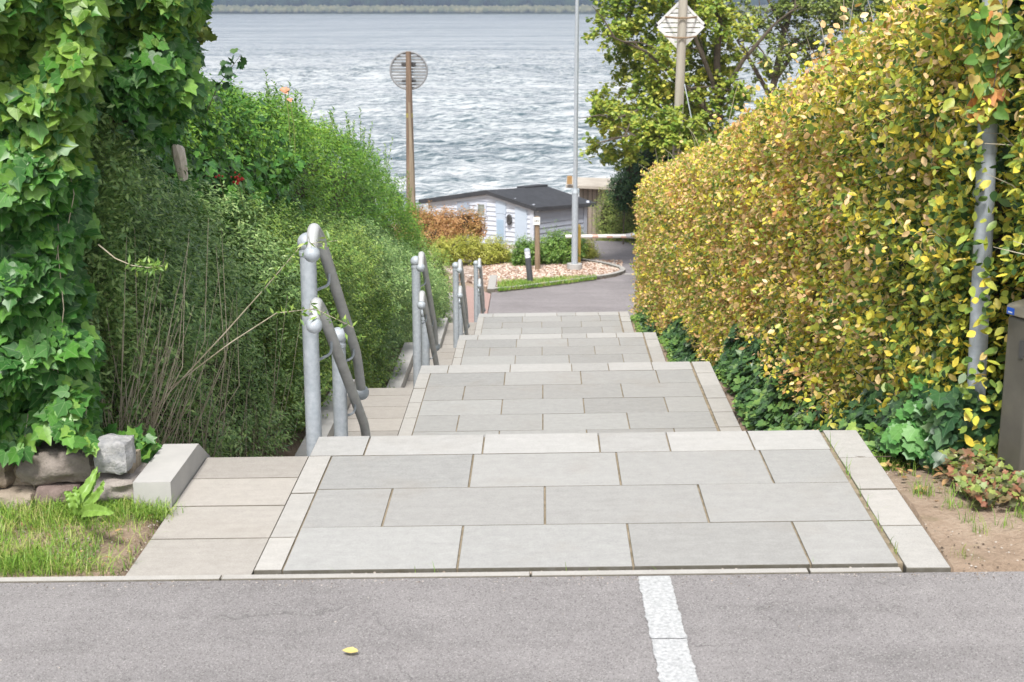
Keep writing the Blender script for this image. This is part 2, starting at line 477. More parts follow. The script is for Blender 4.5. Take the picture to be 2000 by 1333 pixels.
# concrete edge strip between road and stairway
b = MB()
xx = -9.0
while xx < 1.21:
    x2 = min(xx + 1.0 + random.uniform(-.1, .1), 1.215)
    b.box(xx, x2 - .006, 4.456, 4.494, -.15, .003, bev=.002, sh=True, jit=.001); xx = x2
tag(b.build('kerb', M['kerb']), kind='structure')

# white rough road marking
b = MB()
n = 400; pts = []; jl = jr = 0
for i in range(n + 1):
    y = 2.6 + (4.44 - 2.6) * i / n
    cx = .40 - .02 * (y - 3.3) / 1.1
    jl = jl * .8 + random.uniform(-.0022, .0022); jr = jr * .8 + random.uniform(-.0022, .0022)
    pts.append((cx - .052 + jl, cx + .056 + jr, y))
for (a0, a1, y0), (c0, c1, y1) in zip(pts, pts[1:]):
    if abs((y0 + y1) / 2 - 3.96) < .0024: continue
    z = lambda x, y: float(shear(x, y)) + .003
    b.add([(a0, y0, z(a0, y0)), (a1, y0, z(a1, y0)), (c1, y1, z(c1, y1)), (c0, y1, z(c0, y1))], [(0, 1, 2, 3)])
mk = simple('white_marking', (.26, .27, .275), (.64, .65, .66), 75, .85, 1.0, .005, 130)
tag(b.build('road_marking', mk), kind='structure')

# ------------------------------------------------------------------ stairway: terraces, flights, side lane, stringer
def terrace(i):
    B = BACK[i]; z = LEV[i]; y0 = 4.53 if i == 0 else BACK[i - 1] + RUN
    sl = MB(); g = .0013; gv = .0033
    zt = lambda y: z
    # nosing row
    nb = B - .26
    for x0, x1 in ((XL0, -.745), (-.745, -.243), (-.243, .254), (.254, .55), (.55, .903), (.903, XR0)):
        sl.box(x0 + gv * .8, x1 - gv * .8, nb + g, B, z - .14, zt(B) + .001, 1, .0012, True, .0008)
    y = nb; r = 0
    while y > y0 + .05:
        yn = max(y - .4, y0)
        xsj = [XL1, -.28, .32, .92, XR0] if r % 2 == 0 else [XL1, -.58, .02, .62, XR0]
        for x0, x1 in zip(xsj, xsj[1:]):
            gr = .007 if x1 >= XR0 else gv
            sl.box(x0 + gv, x1 - gr, yn + g, y - g, z - .14, zt((y + yn) / 2), 0, .0012, True, .0008)
        y = yn; r += 1
    sl.box(XL0 + .01, XR1 - .01, y0 + .01, B - .02, z - .15, zt(y0) - .0045, 3, 0, True)
    # edge stones
    yy = nb; 
    while yy > y0 + .02:
        yn = max(yy - random.uniform(.4, .46), y0)
        sl.box(XL0, XL1 - g, yn + .003, yy - .003, z - .3, zt(yy) + .001, 2, .0014, True, .001); yy = yn
    yy = B
    while yy > y0 + .02:
        yn = max(yy - .37, y0)
        if i == 0 and yn <= y0 + .01: yn = y0 - .04
        sl.box(XR0 + .012, XR1, yn + .003, yy - .003, z - .3, zt(yy) + .001, 2, .0022, True, .002); yy = yn
        if i == 0 and yy < y0: break
    o = sl.build('paved_terrace', [M['slab'], M['nose'], M['kerb'], M['joint']])
    tag(o, kind='structure')
for i in range(4): terrace(i)

for i in range(4):
    st = MB(); B = BACK[i]; dz = (LEV[i] - LEV[i + 1]) / 7
    for k in range(6):
        zt = LEV[i] - dz * (k + 1); y0 = B + .25 * k; y1 = y0 + .25
        st.box(XL0, XR1, y0 + .004, y1, zt - .35, zt, 0, .005, True)
    tag(st.build('stair_flight', [M['step']]), kind='structure')
    st = MB(); L0 = LANE_END[i]
    ys0 = 4.53 if i == 0 else LANE_END[i - 1] + RUN
    cuts = [4.47, 4.83, 5.155, 5.465, 5.73] if i == 0 else [L0] + [L0 - .22 - .31 * k for k in range(20) if L0 - .22 - .31 * k > ys0 + .06] + [ys0]
    cuts = sorted(cuts)
    for y0, y1 in zip(cuts, cuts[1:]):
        zt = LEV[i] - .002
        st.box(-1.412, XL0 - .003, y0 + .003, y1 - .003, zt - .3, zt, 0, .0012, True, .001)
    for k in range(6):
        zt = LEV[i] - dz * (k + 1)
        st.box(-1.412, XL0 - .003, L0 + .25 * k + .003, L0 + .25 * k + .25, zt - .35, zt, 0, .004, True)
    tag(st.build('side_lane', [M['lane']]), kind='structure')

# stringer on the left of the lane
def prism_run(mb, x0, x1, prof, depth):
    vs = []
    for (y, z) in prof:
        for x in (x0, x1): vs.append((x, y, z + float(shear(x, y))))
        for x in (x0, x1): vs.append((x, y, z - depth + float(shear(x, y))))
    fs = []
    for i in range(len(prof) - 1):
        a = 4 * i; c = a + 4
        fs += [(a, a + 1, c + 1, c), (a + 1, a + 3, c + 3, c + 1), (a + 2, a, c, c + 2), (a + 3, a + 2, c + 2, c + 3)]
    fs += [(0, 2, 3, 1), (4 * len(prof) - 4, 4 * len(prof) - 3, 4 * len(prof) - 1, 4 * len(prof) - 2)]
    mb.add(vs, fs)
M['stringer'] = simple('cast_concrete', (.36, .355, .345), (.50, .49, .47), 5, .85, .35, .002, 150)
sb = MB()
for i in range(4):
    s0 = 5.15 if i == 0 else LANE_END[i - 1] + RUN + .12
    z = LEV[i] + .10
    e = LANE_END[i] - .12
    ln = RUN + .15
    prism_run(sb, -1.56, -1.415, [(s0, z), (e, z), (e + ln, LEV[i + 1] + .10)], .32)
tag(sb.build('stair_stringer', M['stringer']), kind='structure')

# ------------------------------------------------------------------ handrails
def handrail(loc, label):
    r = empty('handrail', (0, 0, 0), label, 'handrail', 'galvanised handrails beside the narrow steps')
    X = -1.02; XR = -.955
    def bend(pts, n=5):       # round the corners of a polyline
        pts = [Vector(p) for p in pts]; out = [pts[0]]
        for a, c, d in zip(pts, pts[1:], pts[2:]):
            k = min((c - a).length, (d - c).length, .26) * .45
            p0 = c + (a - c).normalized() * k; p1 = c + (d - c).normalized() * k
            for i in range(n + 1):
                t = i / n; out.append(p0.lerp(c, t).lerp(c.lerp(p1, t), t))
        out.append(pts[-1]); return out
    for (y, zt, zb) in ((6.13, .85, -1.0), (6.97, .235, -1.5)):
        b = MB(); b.tube([(X, y, zb), (X, y, zt - .01)], .036, 24)
        p = b.build('post', M['steel'], r, True)
        b = MB(); b.ball((X, y, zt), .045); b.tube([(X, y, zt - .055), (X, y, zt - .038)], .039, 24)
        b.build('ball_cap', M['steel'], p, True)
    up = bend([(XR, 5.86, .80), (XR, 5.90, .935), (XR, 6.06, .90), (XR, 6.34, .69)], 6)[:-1]
    up = bend([(XR, 5.85, .87), (XR, 5.895, .955), (XR, 6.04, .895), (XR, 7.17, .09), (XR, 7.31, -.14)], 7)
    b = MB(); b.tube(up, .0255, 18); u = b.build('upper_rail', M['steel_rail'], r, True)
    b = MB(); b.ball((XR, 5.84, .85), .035); b.build('ball_end', M['steel'], u, True)
    b = MB(); b.ball((XR, 7.315, -.155), .041); b.build('ball_end', M['steel'], u, True)
    lo = bend([(XR, 5.85, .565), (XR, 5.905, .635), (XR, 6.05, .565), (XR, 7.44, -.385), (XR, 7.54, -.62)], 7)
    b = MB(); b.tube(lo, .0255, 18); l = b.build('lower_rail', M['steel_rail'], r, True)
    b = MB(); b.ball((XR, 5.84, .545), .035); b.build('ball_end', M['steel'], l, True)
    b = MB(); b.ball((XR, 7.545, -.635), .037); b.build('ball_end', M['steel'], l, True)
    for (py, pz, ry_, rz) in ((6.13, .65, 6.30, .70), (6.13, .27, 6.30, .38), (6.97, .06, 7.05, .17), (6.97, -.30, 7.05, -.12)):
        b = MB(); b.tube(bend([(X, py, rz - .075), (XR, ry_, rz - .07), (XR, ry_, rz)], 3), .0065, 8)
        b.build('bracket', M['steel'], r, True)
    for par, a, c in ((u, up, (.2, .55, .62)), (l, lo, (.25, .6))):
        A, D = Vector((XR, 6.3, .72 if par is u else .415)), Vector((XR, 7.1, .145 if par is u else -.135))
        for q, t in enumerate(c):
            p = A.lerp(D, t); d = (D - A).normalized()
            b = MB()
            b.tube([p - d * .0035, p + d * .0035], .0263, 18, cap=False)
            b.build('joint_band', M['dark_steel'], par, True)
    return r
H0 = handrail((0, 0, 0), 'largest galvanised double handrail, beside the first drop of steps with sprigs around it')
def kids(o): return [c for c in bpy.data.objects if c.parent == o]
def copy_tree(o, parent=None):
    c = o.copy(); COL.objects.link(c); c.parent = parent
    for ch in kids(o): copy_tree(ch, c)
    return c
hl = ['second galvanised handrail down the stairway, beside the steps below the second terrace',
      'third galvanised handrail down the stairway, between the second and the farthest',
      'farthest and smallest galvanised handrail, beside the red brick path']
for k, (dy, dz) in enumerate(((5.3, -1.03), (10.65, -2.04), (15.92, -2.96))):
    c = copy_tree(H0); c.location = (0, dy, dz); c['label'] = hl[k]

# ------------------------------------------------------------------ sea and far shore
SEA = CAMZ - 9.5
def sea_mat():
    m, t, out = newmat('windy_sea')
    v1 = mapped(t, (.35, 1.0, 1), (0, 0, .15)); v2 = mapped(t, (.12, .5, 1), (0, 0, -.1)); v3 = mapped(t, (.012, .05, 1))
    n1 = noise_(t, 3.4, 6, .68, v1); n2 = noise_(t, 1.6, 6, .65, v2); n3_ = noise_(t, 1.0, 4, .6, v3)
    h = math_(t, 'ADD', math_(t, 'MULTIPLY', n1, .35), n2)
    g = t.nodes.new("ShaderNodeNewGeometry"); sp = t.nodes.new("ShaderNodeSeparateXYZ"); t.links.new(g.outputs['Position'], sp.inputs[0])
    # foam: crests, and the surf along the beach
    surf = N_(t, "ShaderNodeMapRange"); t.links.new(sp.outputs['Y'], surf.inputs[0])
    surf.inputs[1].default_value = 62; surf.inputs[2].default_value = 108; surf.inputs[3].default_value = .70; surf.inputs[4].default_value = 0.0
    fo = math_(t, 'ADD', math_(t, 'MULTIPLY_ADD', n2, 2.6, -1.80), surf.outputs[0])
    fo = math_(t, 'ADD', fo, math_(t, 'MULTIPLY_ADD', n1, 1.0, -.5))
    fo = math_(t, 'ADD', fo, math_(t, 'MULTIPLY_ADD', n3_, 1.0, -.5))
    fo = math_(t, 'MINIMUM', math_(t, 'MAXIMUM', fo, 0), 1)
    rip = math_(t, 'ADD', math_(t, 'MULTIPLY', n1, .55), math_(t, 'ADD', math_(t, 'MULTIPLY', n2, .35), math_(t, 'MULTIPLY', n3_, .25)))
    r = ramp(t, [(.45, (.04, .08, .095)), (.53, (.20, .24, .26)), (.60, (.46, .49, .50)), (.75, (.64, .66, .67))]); t.links.new(rip, r.inputs[0])  # sky reflection and dark ripple faces painted into the water colour
    col = mix(t, fo, r.outputs[0], (.74, .75, .76))
    b = N_(t, "ShaderNodeBsdfPrincipled", Roughness=.3); b.inputs['IOR'].default_value = 1.33
    t.links.new(col, b.inputs['Base Color'])
    t.links.new(math_(t, 'MULTIPLY_ADD', fo, .5, .2), b.inputs['Roughness'])
    t.links.new(bump(t, h, .7, .30), b.inputs['Normal'])
    t.links.new(b.outputs[0], out.inputs['Surface'])
    return m
M['sea'] = sea_mat()
def sea_mesh():
    rows = [56.0]
    while rows[-1] < 420: rows.append(rows[-1] + max(.22, rows[-1] ** 2 * 1.6e-5 * 1.5))
    rows = rows + list(np.geomspace(430, 2600, 60)); ny = len(rows); nx = 330
    R = np.array(rows)[:, None]; U = np.linspace(-1, 1, nx)[None, :]
    X = U * (R * .55 + 20); Y = R + 0 * U
    amp = (1 - sst(200, 430, R)) * (.35 + .65 * sst(56, 75, R))
    Z = np.zeros_like(X)
    r2 = np.random.default_rng(3)
    for i in range(26):
        lam = r2.uniform(1.3, 6); th = r2.normal(0, .35) + math.pi / 2 - .25
        k = 2 * math.pi / lam; ph = r2.uniform(0, 6.28)
        p = k * (X * math.cos(th) + Y * math.sin(th)) + ph + 1.2 * np.sin(X * .11 + i) + .8 * np.sin(X * .27 + Y * .05 + 2 * i)
        s = np.sin(p); Z += lam * .011 * (s + .35 * np.cos(2 * p + 1.2)) * (1 + .5 * np.sin(X * .05 + Y * .03 + i))
    # two breaking swells close to the beach
    for yc, a, w in ((71, .28, 1.2), (80, .25, 1.4), (92, .2, 1.6)):
        Z += a * np.exp(-((Y - yc - 1.2 * np.sin(X * .12 + yc) - .05 * X) / w) ** 2) * (.6 + .4 * np.sin(X * .2 + yc))
    v = np.stack([X, Y, SEA + Z * amp], -1).reshape(-1, 3)
    i = (np.arange(ny - 1)[:, None] * nx + np.arange(nx - 1)[None, :]).ravel()
    f = np.stack([i, i + 1, i + nx + 1, i + nx], 1)
    me = bpy.data.meshes.new('sea'); me.from_pydata(v.tolist(), [], f.tolist()); return me
tag(link('sea', sea_mesh(), M['sea'], smooth=True), kind='structure')

# far land: beach strip, reeds, wooded hills
YS = 1345.0
def far_land():
    xs_ = np.linspace(-900, 900, 361); ys_ = np.array([0, 8, 18, 40, 70, 110, 170, 260, 380, 520, 700.])
    zz = np.array([-.6, .8, 1.6, 2.2, 4, 14, 30, 48, 66, 82, 90.])
    X, Yr = np.meshgrid(xs_, ys_)
    Z = np.interp(Yr, ys_, zz); Z = Z * (1 + .22 * np.sin(X * .008 + 1) + .12 * np.sin(X * .031)) 
    v = np.stack([X, YS + Yr + .02 * X, SEA + Z], -1).reshape(-1, 3)
    nx, ny = len(xs_), len(ys_)
    i = (np.arange(ny - 1)[:, None] * nx + np.arange(nx - 1)[None, :]).ravel()
    f = np.stack([i, i + 1, i + nx + 1, i + nx], 1)
    me = bpy.data.meshes.new('hills'); me.from_pydata(v.tolist(), [], f.tolist()); return me
M['hill'] = simple('far_hill', (.03, .05, .03), (.05, .07, .04), .05, .95, 0)
tag(link('hills', far_land(), M['hill'], smooth=True), kind='structure')
def crowns(name, n, yr, hz, size, mat, label, cat):
    X = rng.uniform(-420, 420, n); yy = rng.uniform(*yr, n)
    zb = np.interp(yy, [0, 8, 18, 40, 70, 110, 170, 260, 380], [-.6, .8, 1.6, 2.2, 4, 14, 30, 48, 66])
    tv = []; ico = [(0, 0, 1), (.9, 0, .4), (.28, .85, .4), (-.73, .53, .4), (-.73, -.53, .4), (.28, -.85, .4), (.73, .53, -.4), (-.28, .85, -.4), (-.9, 0, -.4), (-.28, -.85, -.4), (.73, -.53, -.4), (0, 0, -1)]
    fc = [(0, 1, 2), (0, 2, 3), (0, 3, 4), (0, 4, 5), (0, 5, 1), (1, 6, 2), (2, 7, 3), (3, 8, 4), (4, 9, 5), (5, 10, 1), (6, 7, 2), (7, 8, 3), (8, 9, 4), (9, 10, 5), (10, 6, 1), (11, 7, 6), (11, 8, 7), (11, 9, 8), (11, 10, 9), (11, 6, 10)]
    ico = np.array(ico); s = rng.uniform(*size, (n, 1, 1)) * rng.uniform(.7, 1.3, (n, 12, 1))
    P = np.stack([X, YS + yy + .02 * X, SEA + zb + hz], -1)
    v = (P[:, None, :] + ico[None] * s * np.array([1.1, 1, 1])).reshape(-1, 3)
    f = (np.array(fc)[None] + (np.arange(n) * 12)[:, None, None]).reshape(-1, 3)
    me = bpy.data.meshes.new(name); me.from_pydata(v.tolist(), [], f.tolist())
    tag(link(name, me, mat, smooth=True), label, cat, None, 'stuff')
def isl_mat(name, stops, pscale=.02):
    m, t, out = newmat(name)
    g = t.nodes.new("ShaderNodeNewGeometry")
    v = math_(t, 'ADD', math_(t, 'MULTIPLY', g.outputs['Random Per Island'], .5), math_(t, 'MULTIPLY', noise_(t, pscale, 3), .5))
    r = ramp(t, stops); t.links.new(v, r.inputs[0])
    b = N_(t, "ShaderNodeBsdfPrincipled", Roughness=.9); b.inputs['Specular IOR Level'].default_value = .1
    t.links.new(r.outputs[0], b.inputs['Base Color']); t.links.new(b.outputs[0], out.inputs['Surface']); return m
crowns('forest', 5200, (75, 380), 3, (4, 9), isl_mat('forest_leaves', [(.2, (.010, .025, .025)), (.8, (.035, .06, .035))]), 'dark blue wooded hillside on the far shore of the fjord', 'forest')
crowns('reeds', 6000, (10, 60), 1.6, (1.6, 3.6), isl_mat('reed_leaves', [(.2, (.10, .12, .07)), (.8, (.24, .23, .13))]), 'pale green reed belt along the far shoreline', 'reeds')

# air
hz = MB(); hz.box(-1500, 1500, -40, 2900, -14, 150)
m, t, out = newmat('air')
pv = N_(t, "ShaderNodeVolumePrincipled"); pv.inputs['Density'].default_value = .00042
pv.inputs['Color'].default_value = (.60, .72, .97, 1); pv.inputs['Anisotropy'].default_value = .2
t.links.new(pv.outputs[0], out.inputs['Volume'])
ho = hz.build('haze', m); tag(ho, 'thin blue haze over the water', 'haze', None, 'stuff')

# ------------------------------------------------------------------ plant materials
GRN = {
 'ivy': leaf_mat('ivy_leaf', [(0, (.02, .075, .02)), (.4, (.05, .16, .03)), (.7, (.10, .27, .04)), (.92, (.23, .40, .07)), (1, (.45, .50, .16))], pscale=1.2, pamt=.35, trans=.25, rough=.38, vein=(.22, .33, .14)),
 'ivy_dark': leaf_mat('ivy_leaf_dark', [(0, (.015, .045, .02)), (.45, (.04, .11, .04)), (.8, (.11, .22, .07)), (1, (.32, .40, .15))], trans=.15, rough=.33, vein=(.13, .21, .11)),
 'ivy_mid': leaf_mat('ivy_leaf_ground', [(0, (.012, .035, .015)), (.4, (.035, .09, .03)), (.7, (.10, .21, .05)), (.9, (.28, .40, .10)), (1, (.48, .50, .18))], pscale=2.2, pamt=.55, trans=.2, rough=.38, vein=(.2, .3, .14)),
 'ivy_top': leaf_mat('ivy_leaf_young', [(0, (.06, .14, .02)), (.4, (.13, .25, .035)), (.8, (.24, .38, .06)), (1, (.38, .48, .12))], trans=.35, rough=.4, vein=(.35, .45, .18)),
 'lon': leaf_mat('shrub_leaf', [(0, (.03, .08, .02)), (.35, (.16, .29, .09)), (.7, (.34, .50, .17)), (1, (.64, .74, .34))], pscale=1.5, pamt=.4, trans=.25, rough=.4),
 'lon_y': leaf_mat('shrub_leaf_yellow', [(0, (.03, .09, .02)), (.4, (.16, .29, .06)), (.8, (.34, .46, .10)), (1, (.56, .58, .18))], pscale=1.6, pamt=.4, trans=.3),
 'priv': leaf_mat('privet_leaf', [(0, (.03, .10, .015)), (.45, (.11, .26, .03)), (.8, (.26, .42, .05)), (1, (.45, .52, .10))], pscale=1.0, pamt=.5, trans=.3),
 'beech': leaf_mat('beech_leaf', [(0, (.03, .07, .02)), (.12, (.09, .17, .04)), (.26, (.30, .40, .07)), (.40, (.56, .56, .08)), (.54, (.80, .62, .08)), (.62, (.78, .58, .30)), (.74, (.74, .48, .24)), (.86, (.62, .30, .09)), (.94, (.32, .14, .06)), (1, (.12, .06, .03))],
                   pscale=1.3, pamt=.36, trans=.25, rough=.38, hue_y=(5.0, 9.0, .22)),
 'tree': leaf_mat('maple_leaf', [(0, (.04, .10, .02)), (.3, (.17, .28, .04)), (.6, (.38, .44, .07)), (.88, (.60, .54, .10)), (1, (.54, .30, .09))], pscale=.9, pamt=.5, trans=.35),
 'olive': leaf_mat('olive_leaf', [(0, (.08, .13, .03)), (.5, (.20, .27, .06)), (1, (.42, .44, .13))], pscale=1.2, pamt=.4, trans=.3),
 'conif': leaf_mat('dark_leaf', [(0, (.015, .045, .018)), (.5, (.035, .09, .03)), (1, (.09, .17, .04))], pscale=1.5, pamt=.4, trans=.2),
 'rust': leaf_mat('rust_leaf', [(0, (.14, .16, .04)), (.35, (.34, .24, .07)), (.6, (.46, .25, .10)), (.85, (.58, .32, .15)), (1, (.62, .46, .20))], pscale=1.5, pamt=.5, trans=.3),
 'yel': leaf_mat('yellow_leaf', [(0, (.16, .22, .03)), (.5, (.42, .44, .07)), (1, (.66, .62, .18))], pscale=2, pamt=.4, trans=.35),
 'mid': leaf_mat('bush_leaf', [(0, (.05, .13, .03)), (.5, (.16, .30, .05)), (1, (.38, .50, .12))], pscale=2, pamt=.4, trans=.3),
 'grassy': leaf_mat('grass_blade', [(0, (.06, .13, .025)), (.4, (.17, .33, .045)), (.62, (.32, .46, .08)), (.8, (.50, .46, .20)), (1, (.64, .52, .32))], pscale=4, pamt=.5, trans=.35),
 'red': leaf_mat('creeper_leaf', [(0, (.05, .08, .04)), (.35, (.13, .13, .05)), (.6, (.20, .12, .06)), (.85, (.30, .12, .07)), (1, (.42, .24, .14))], pscale=6, pamt=.3, trans=.3),
 'vine': leaf_mat('vine_leaf', [(0, (.06, .17, .04)), (.45, (.14, .28, .05)), (.62, (.33, .33, .05)), (.8, (.60, .26, .08)), (1, (.60, .16, .07))], pscale=5, pamt=.55, trans=.35),
 'mallow': leaf_mat('mallow_leaf', [(0, (.05, .19, .04)), (1, (.16, .36, .09))], trans=.3, vein=(.25, .42, .18)),
 'dock': leaf_mat('dock_leaf', [(0, (.15, .30, .05)), (1, (.28, .44, .09))], trans=.35, vein=(.35, .52, .18)),
}
M['twig'] = simple('dark_core_fill', (.030, .022, .014), (.10, .075, .045), 30, .9, .5, .004, 60)  # dark fill of the solid cores that stop light inside the hedges
M['stem'] = simple('pale_stem', (.28, .24, .16), (.58, .52, .40), 14, .8, .2, .001, 200)
M['bark'] = simple('bark', (.05, .04, .03), (.16, .13, .09), 12, .9, .8, .02, 30)
M['greenstem'] = simple('green_stem', (.14, .20, .05), (.28, .32, .10), 14, .7, 0)

# ------------------------------------------------------------------ hedge faces
def face_points(n, Xf, Y0, Y1, zb, zt, side, depth=.3, top=.25, width=1.3, near=0, lump=.12, ls=1.0, bias=1.0, end_w=1.4):
    """points and normals on a hedge: tall face towards the stairs (side=+1 left hedge, -1 right hedge), top, end towards the road"""
    ns = int(n * (1 - top - near)); nt_ = int(n * top); ne = n - ns - nt_
    P = []; Nn = []
    u = rng.random(ns) ** bias; Y = Y0 + (Y1 - Y0) * u
    a = zb(Y); c = zt(Y); t = rng.random(ns); z = a + (c - a) * t
    rec = np.clip((z - (c - .45)) / .45, 0, 1) ** 2 * .35
    lp = n3(Y * 1.7 * ls, z * 1.9 * ls, Y * .4) * lump
    lp = lp + n3(Y * 5.1 * ls, z * 5.7 * ls, Y * 1.3) * lump * .38
    d = rng.random(ns) ** 1.6 * depth - np.minimum(rng.exponential(.022, ns), .12)
    X = Xf(Y) + side * (lp - rec - d)
    P.append(np.stack([X, Y, z + lp * .3], 1))
    nn = np.stack([np.full(ns, side * 1.0), rng.normal(0, .1, ns) - .15, .25 + rec * 2.2], 1); Nn.append(nn)
    u = rng.random(nt_) ** bias; Y = Y0 + (Y1 - Y0) * u; w = rng.random(nt_)
    X = Xf(Y) - side * (.2 + w * width)
    z = zt(Y) + n3(X * 2.3 * ls, Y * 2.1 * ls, Y) * lump * 1.2 + n3(X * 7, Y * 6.1, Y) * lump * .4 + np.minimum(rng.exponential(.02, nt_), .12) - rng.random(nt_) ** 2 * depth * .8 - .10 * (1 - w) ** 2
    P.append(np.stack([X, Y, z], 1)); Nn.append(np.tile([side * .3, -.2, 1.0], (nt_, 1)))
    if ne:
        w = rng.random(ne); X = Xf(Y0) - side * w * end_w; zz = rng.random(ne)
        a = zb(np.full(ne, Y0)); c = zt(np.full(ne, Y0)); z = a + (c - a) * zz
        Y = Y0 + rng.random(ne) ** 1.5 * depth - n3(X * 2.5, z * 2.3, 1.0) * lump - .15 * (1 - w)+ .12
        P.append(np.stack([X, Y, z], 1)); Nn.append(np.tile([side * .3, -1.0, .3], (ne, 1)))
    return np.concatenate(P), unit(np.concatenate(Nn))

def core_hedge(name, Xf, Y0, Y1, zb, zt, side, inset, width, parent, mat):  # solid dark core added behind the leaves to stop light
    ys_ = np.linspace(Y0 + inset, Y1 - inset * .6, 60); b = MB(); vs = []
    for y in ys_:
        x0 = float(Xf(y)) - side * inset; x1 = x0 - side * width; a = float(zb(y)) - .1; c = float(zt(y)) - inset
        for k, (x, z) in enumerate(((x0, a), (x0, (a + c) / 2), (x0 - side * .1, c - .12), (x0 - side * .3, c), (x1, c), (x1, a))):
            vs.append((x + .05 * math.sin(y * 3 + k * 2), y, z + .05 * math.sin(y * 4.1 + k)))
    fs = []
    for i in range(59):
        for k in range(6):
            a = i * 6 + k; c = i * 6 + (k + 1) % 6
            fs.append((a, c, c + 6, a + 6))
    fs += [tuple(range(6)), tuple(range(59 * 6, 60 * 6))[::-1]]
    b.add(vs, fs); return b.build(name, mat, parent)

I = lambda xs_, zs_: (lambda y: np.interp(y, xs_, zs_))
# --- beech hedge on the right
hb = empty('beech_hedge', (2.2, 14, -2), 'long clipped beech hedge in yellow, green and rust autumn leaves beside the stairway', 'hedge')
XR_ = I([5.25, 5.5, 5.8, 6.4, 24], [1.80, 1.745, 1.70, 1.67, 1.66])
zt_r = I([4.6, 7.2, 7.6, 9, 11.3, 16, 20, 24], [2.5, 2.02, 1.90, 1.68, 1.24, .36, -.26, -.80])
zb_r = lambda y: Gs(y) + np.interp(y, [4.6, 6, 8, 24], [.22, .34, .34, .18]) + .10 * np.sin(y * 2.3) * np.sin(y * 5.1 + 1)
P, Nn = face_points(175000, XR_, 5.25, 24.1, zb_r, zt_r, -1, .30, .2, 1.2, .05, .085, 2.2, bias=1.3)
P, Nn = P[:70000][rng.permutation(70000)] if False else P, Nn
pk_ = rng.random(len(P)) < .125
nn = unit(Nn * .55 + rng.normal(0, .42, Nn.shape) + [0, 0, 1.0]); uu = Nn * .9 + rng.normal(0, .6, Nn.shape) + [0, 0, -.35]
Ps, Ns, Us = sprays(P[pk_], Nn[pk_], 6, .15, .25, .7, .005, True)
kp = ~pk_ & (rng.random(len(P)) < .42)
P = np.concatenate([P[kp], Ps]); nn = np.concatenate([nn[kp], Ns]); uu = np.concatenate([uu[kp], Us]); n = len(P)
low_ = (P[:, 1] < 5.62 + (P[:, 0] - 1.8) * .1) & (P[:, 2] < .86); P[low_, 1] = 5.66 + rng.random(low_.sum()) * .14; keep = np.ones(n, bool)      # the cabinet stands here
_px = P[:, 0] / P[:, 1]; keep &= ~((np.abs(_px - 1.79 / 5.6) < np.where(P[:, 2] > 1.55, .0125, .0105)) & (P[:, 1] < 5.70) & (P[:, 2] > .45) & (rng.random(n) < .96))     # and the lamp post here
P, nn, uu = P[keep], nn[keep], uu[keep]; n = len(P)
L = rng.uniform(.028, .060, n) * np.where(rng.random(n) < .05, 1.4, 1) * np.interp(P[:, 1], [5, 8, 24], [.86, .82, 1.0])
leaves('leaves', P, nn, uu, L, L * rng.uniform(.50, .70, n), T_BEECH, GRN['beech'], hb, .5)
# sprays of the hedge that hang in front of the post
n = 150; py = 230 + 710 * rng.random(n) ** .45; px = np.where(py > 690, rng.uniform(1885, 1960, n), np.where(rng.random(n) < .8, rng.uniform(1922, 1962, n), rng.uniform(1880, 1912, n)))
P = np.array([tuple(at(a, c, 5.49 + rng.normal(0, .02))) for a, c in zip(px, py)]); P[:, 2] = np.maximum(P[:, 2], .08)
nn = unit(rng.normal(0, .45, P.shape) + [-.35, -.5, .9]); leaves('front_leaves', P, nn, rng.normal(0, .7, P.shape) + [-.5, -.3, -.3], rng.uniform(.035, .065, n), .032, T_BEECH, GRN['beech'], hb, .5)
core_hedge('dark_core', XR_, 5.55, 24.0, zb_r, zt_r, -1, .24, 1.2, hb, M['twig'])
tw = MB()
for k in range(170):
    y = 5 + 18 * random.random() ** 1.6; z = random.uniform(float(zb_r(y)), float(zt_r(y)) + .02)
    if random.random() < .5: z = float(zt_r(y)) - .1; x = float(XR_(y)) + random.uniform(0, 1); q = Vector((x + random.uniform(-.1, .1), y + random.uniform(-.1, .1), z + random.uniform(.15, .38)))
    else: x = float(XR_(y)) + .1; q = Vector((x - random.uniform(.12, .24), y + random.uniform(-.1, .15), z + random.uniform(.05, .25)))
    tw.tube([(x, y, z), (Vector((x, y, z)) + q) / 2 + Vector((0, 0, .03)), q], [.003, .0022, .001], 5)
tw.build('twigs', M['stem'], hb)['kind'] = 'stuff'
# taller shoots standing out of its top
sp_ = []; su_ = []
for (px, py, Y, h) in ((1665, 62, 7.6, .3), (1672, 40, 7.6, .3), (1720, 20, 7.2, .3), (1790, 5, 6.9, .25), (1500, 130, 10.2, .25), (1560, 100, 9.3, .2), (1455, 175, 11.5, .25), (1400, 235, 13.5, .25), (1340, 280, 16, .25), (1620, 70, 8.2, .3)):
    p = at(px, py, Y)
    for k in range(16):
        q = k / 16; sp_.append((p.x + rng.normal(0, .03), p.y + rng.normal(0, .03), p.z - h + h * 1.3 * q)); su_.append((rng.normal(), rng.normal(), .4))
sp_ = np.array(sp_); leaves('shoot_leaves', sp_, unit(rng.normal(0, 1, sp_.shape) + [0, -.5, .5]), np.array(su_), .05, .033, T_BEECH, GRN['beech'], hb)

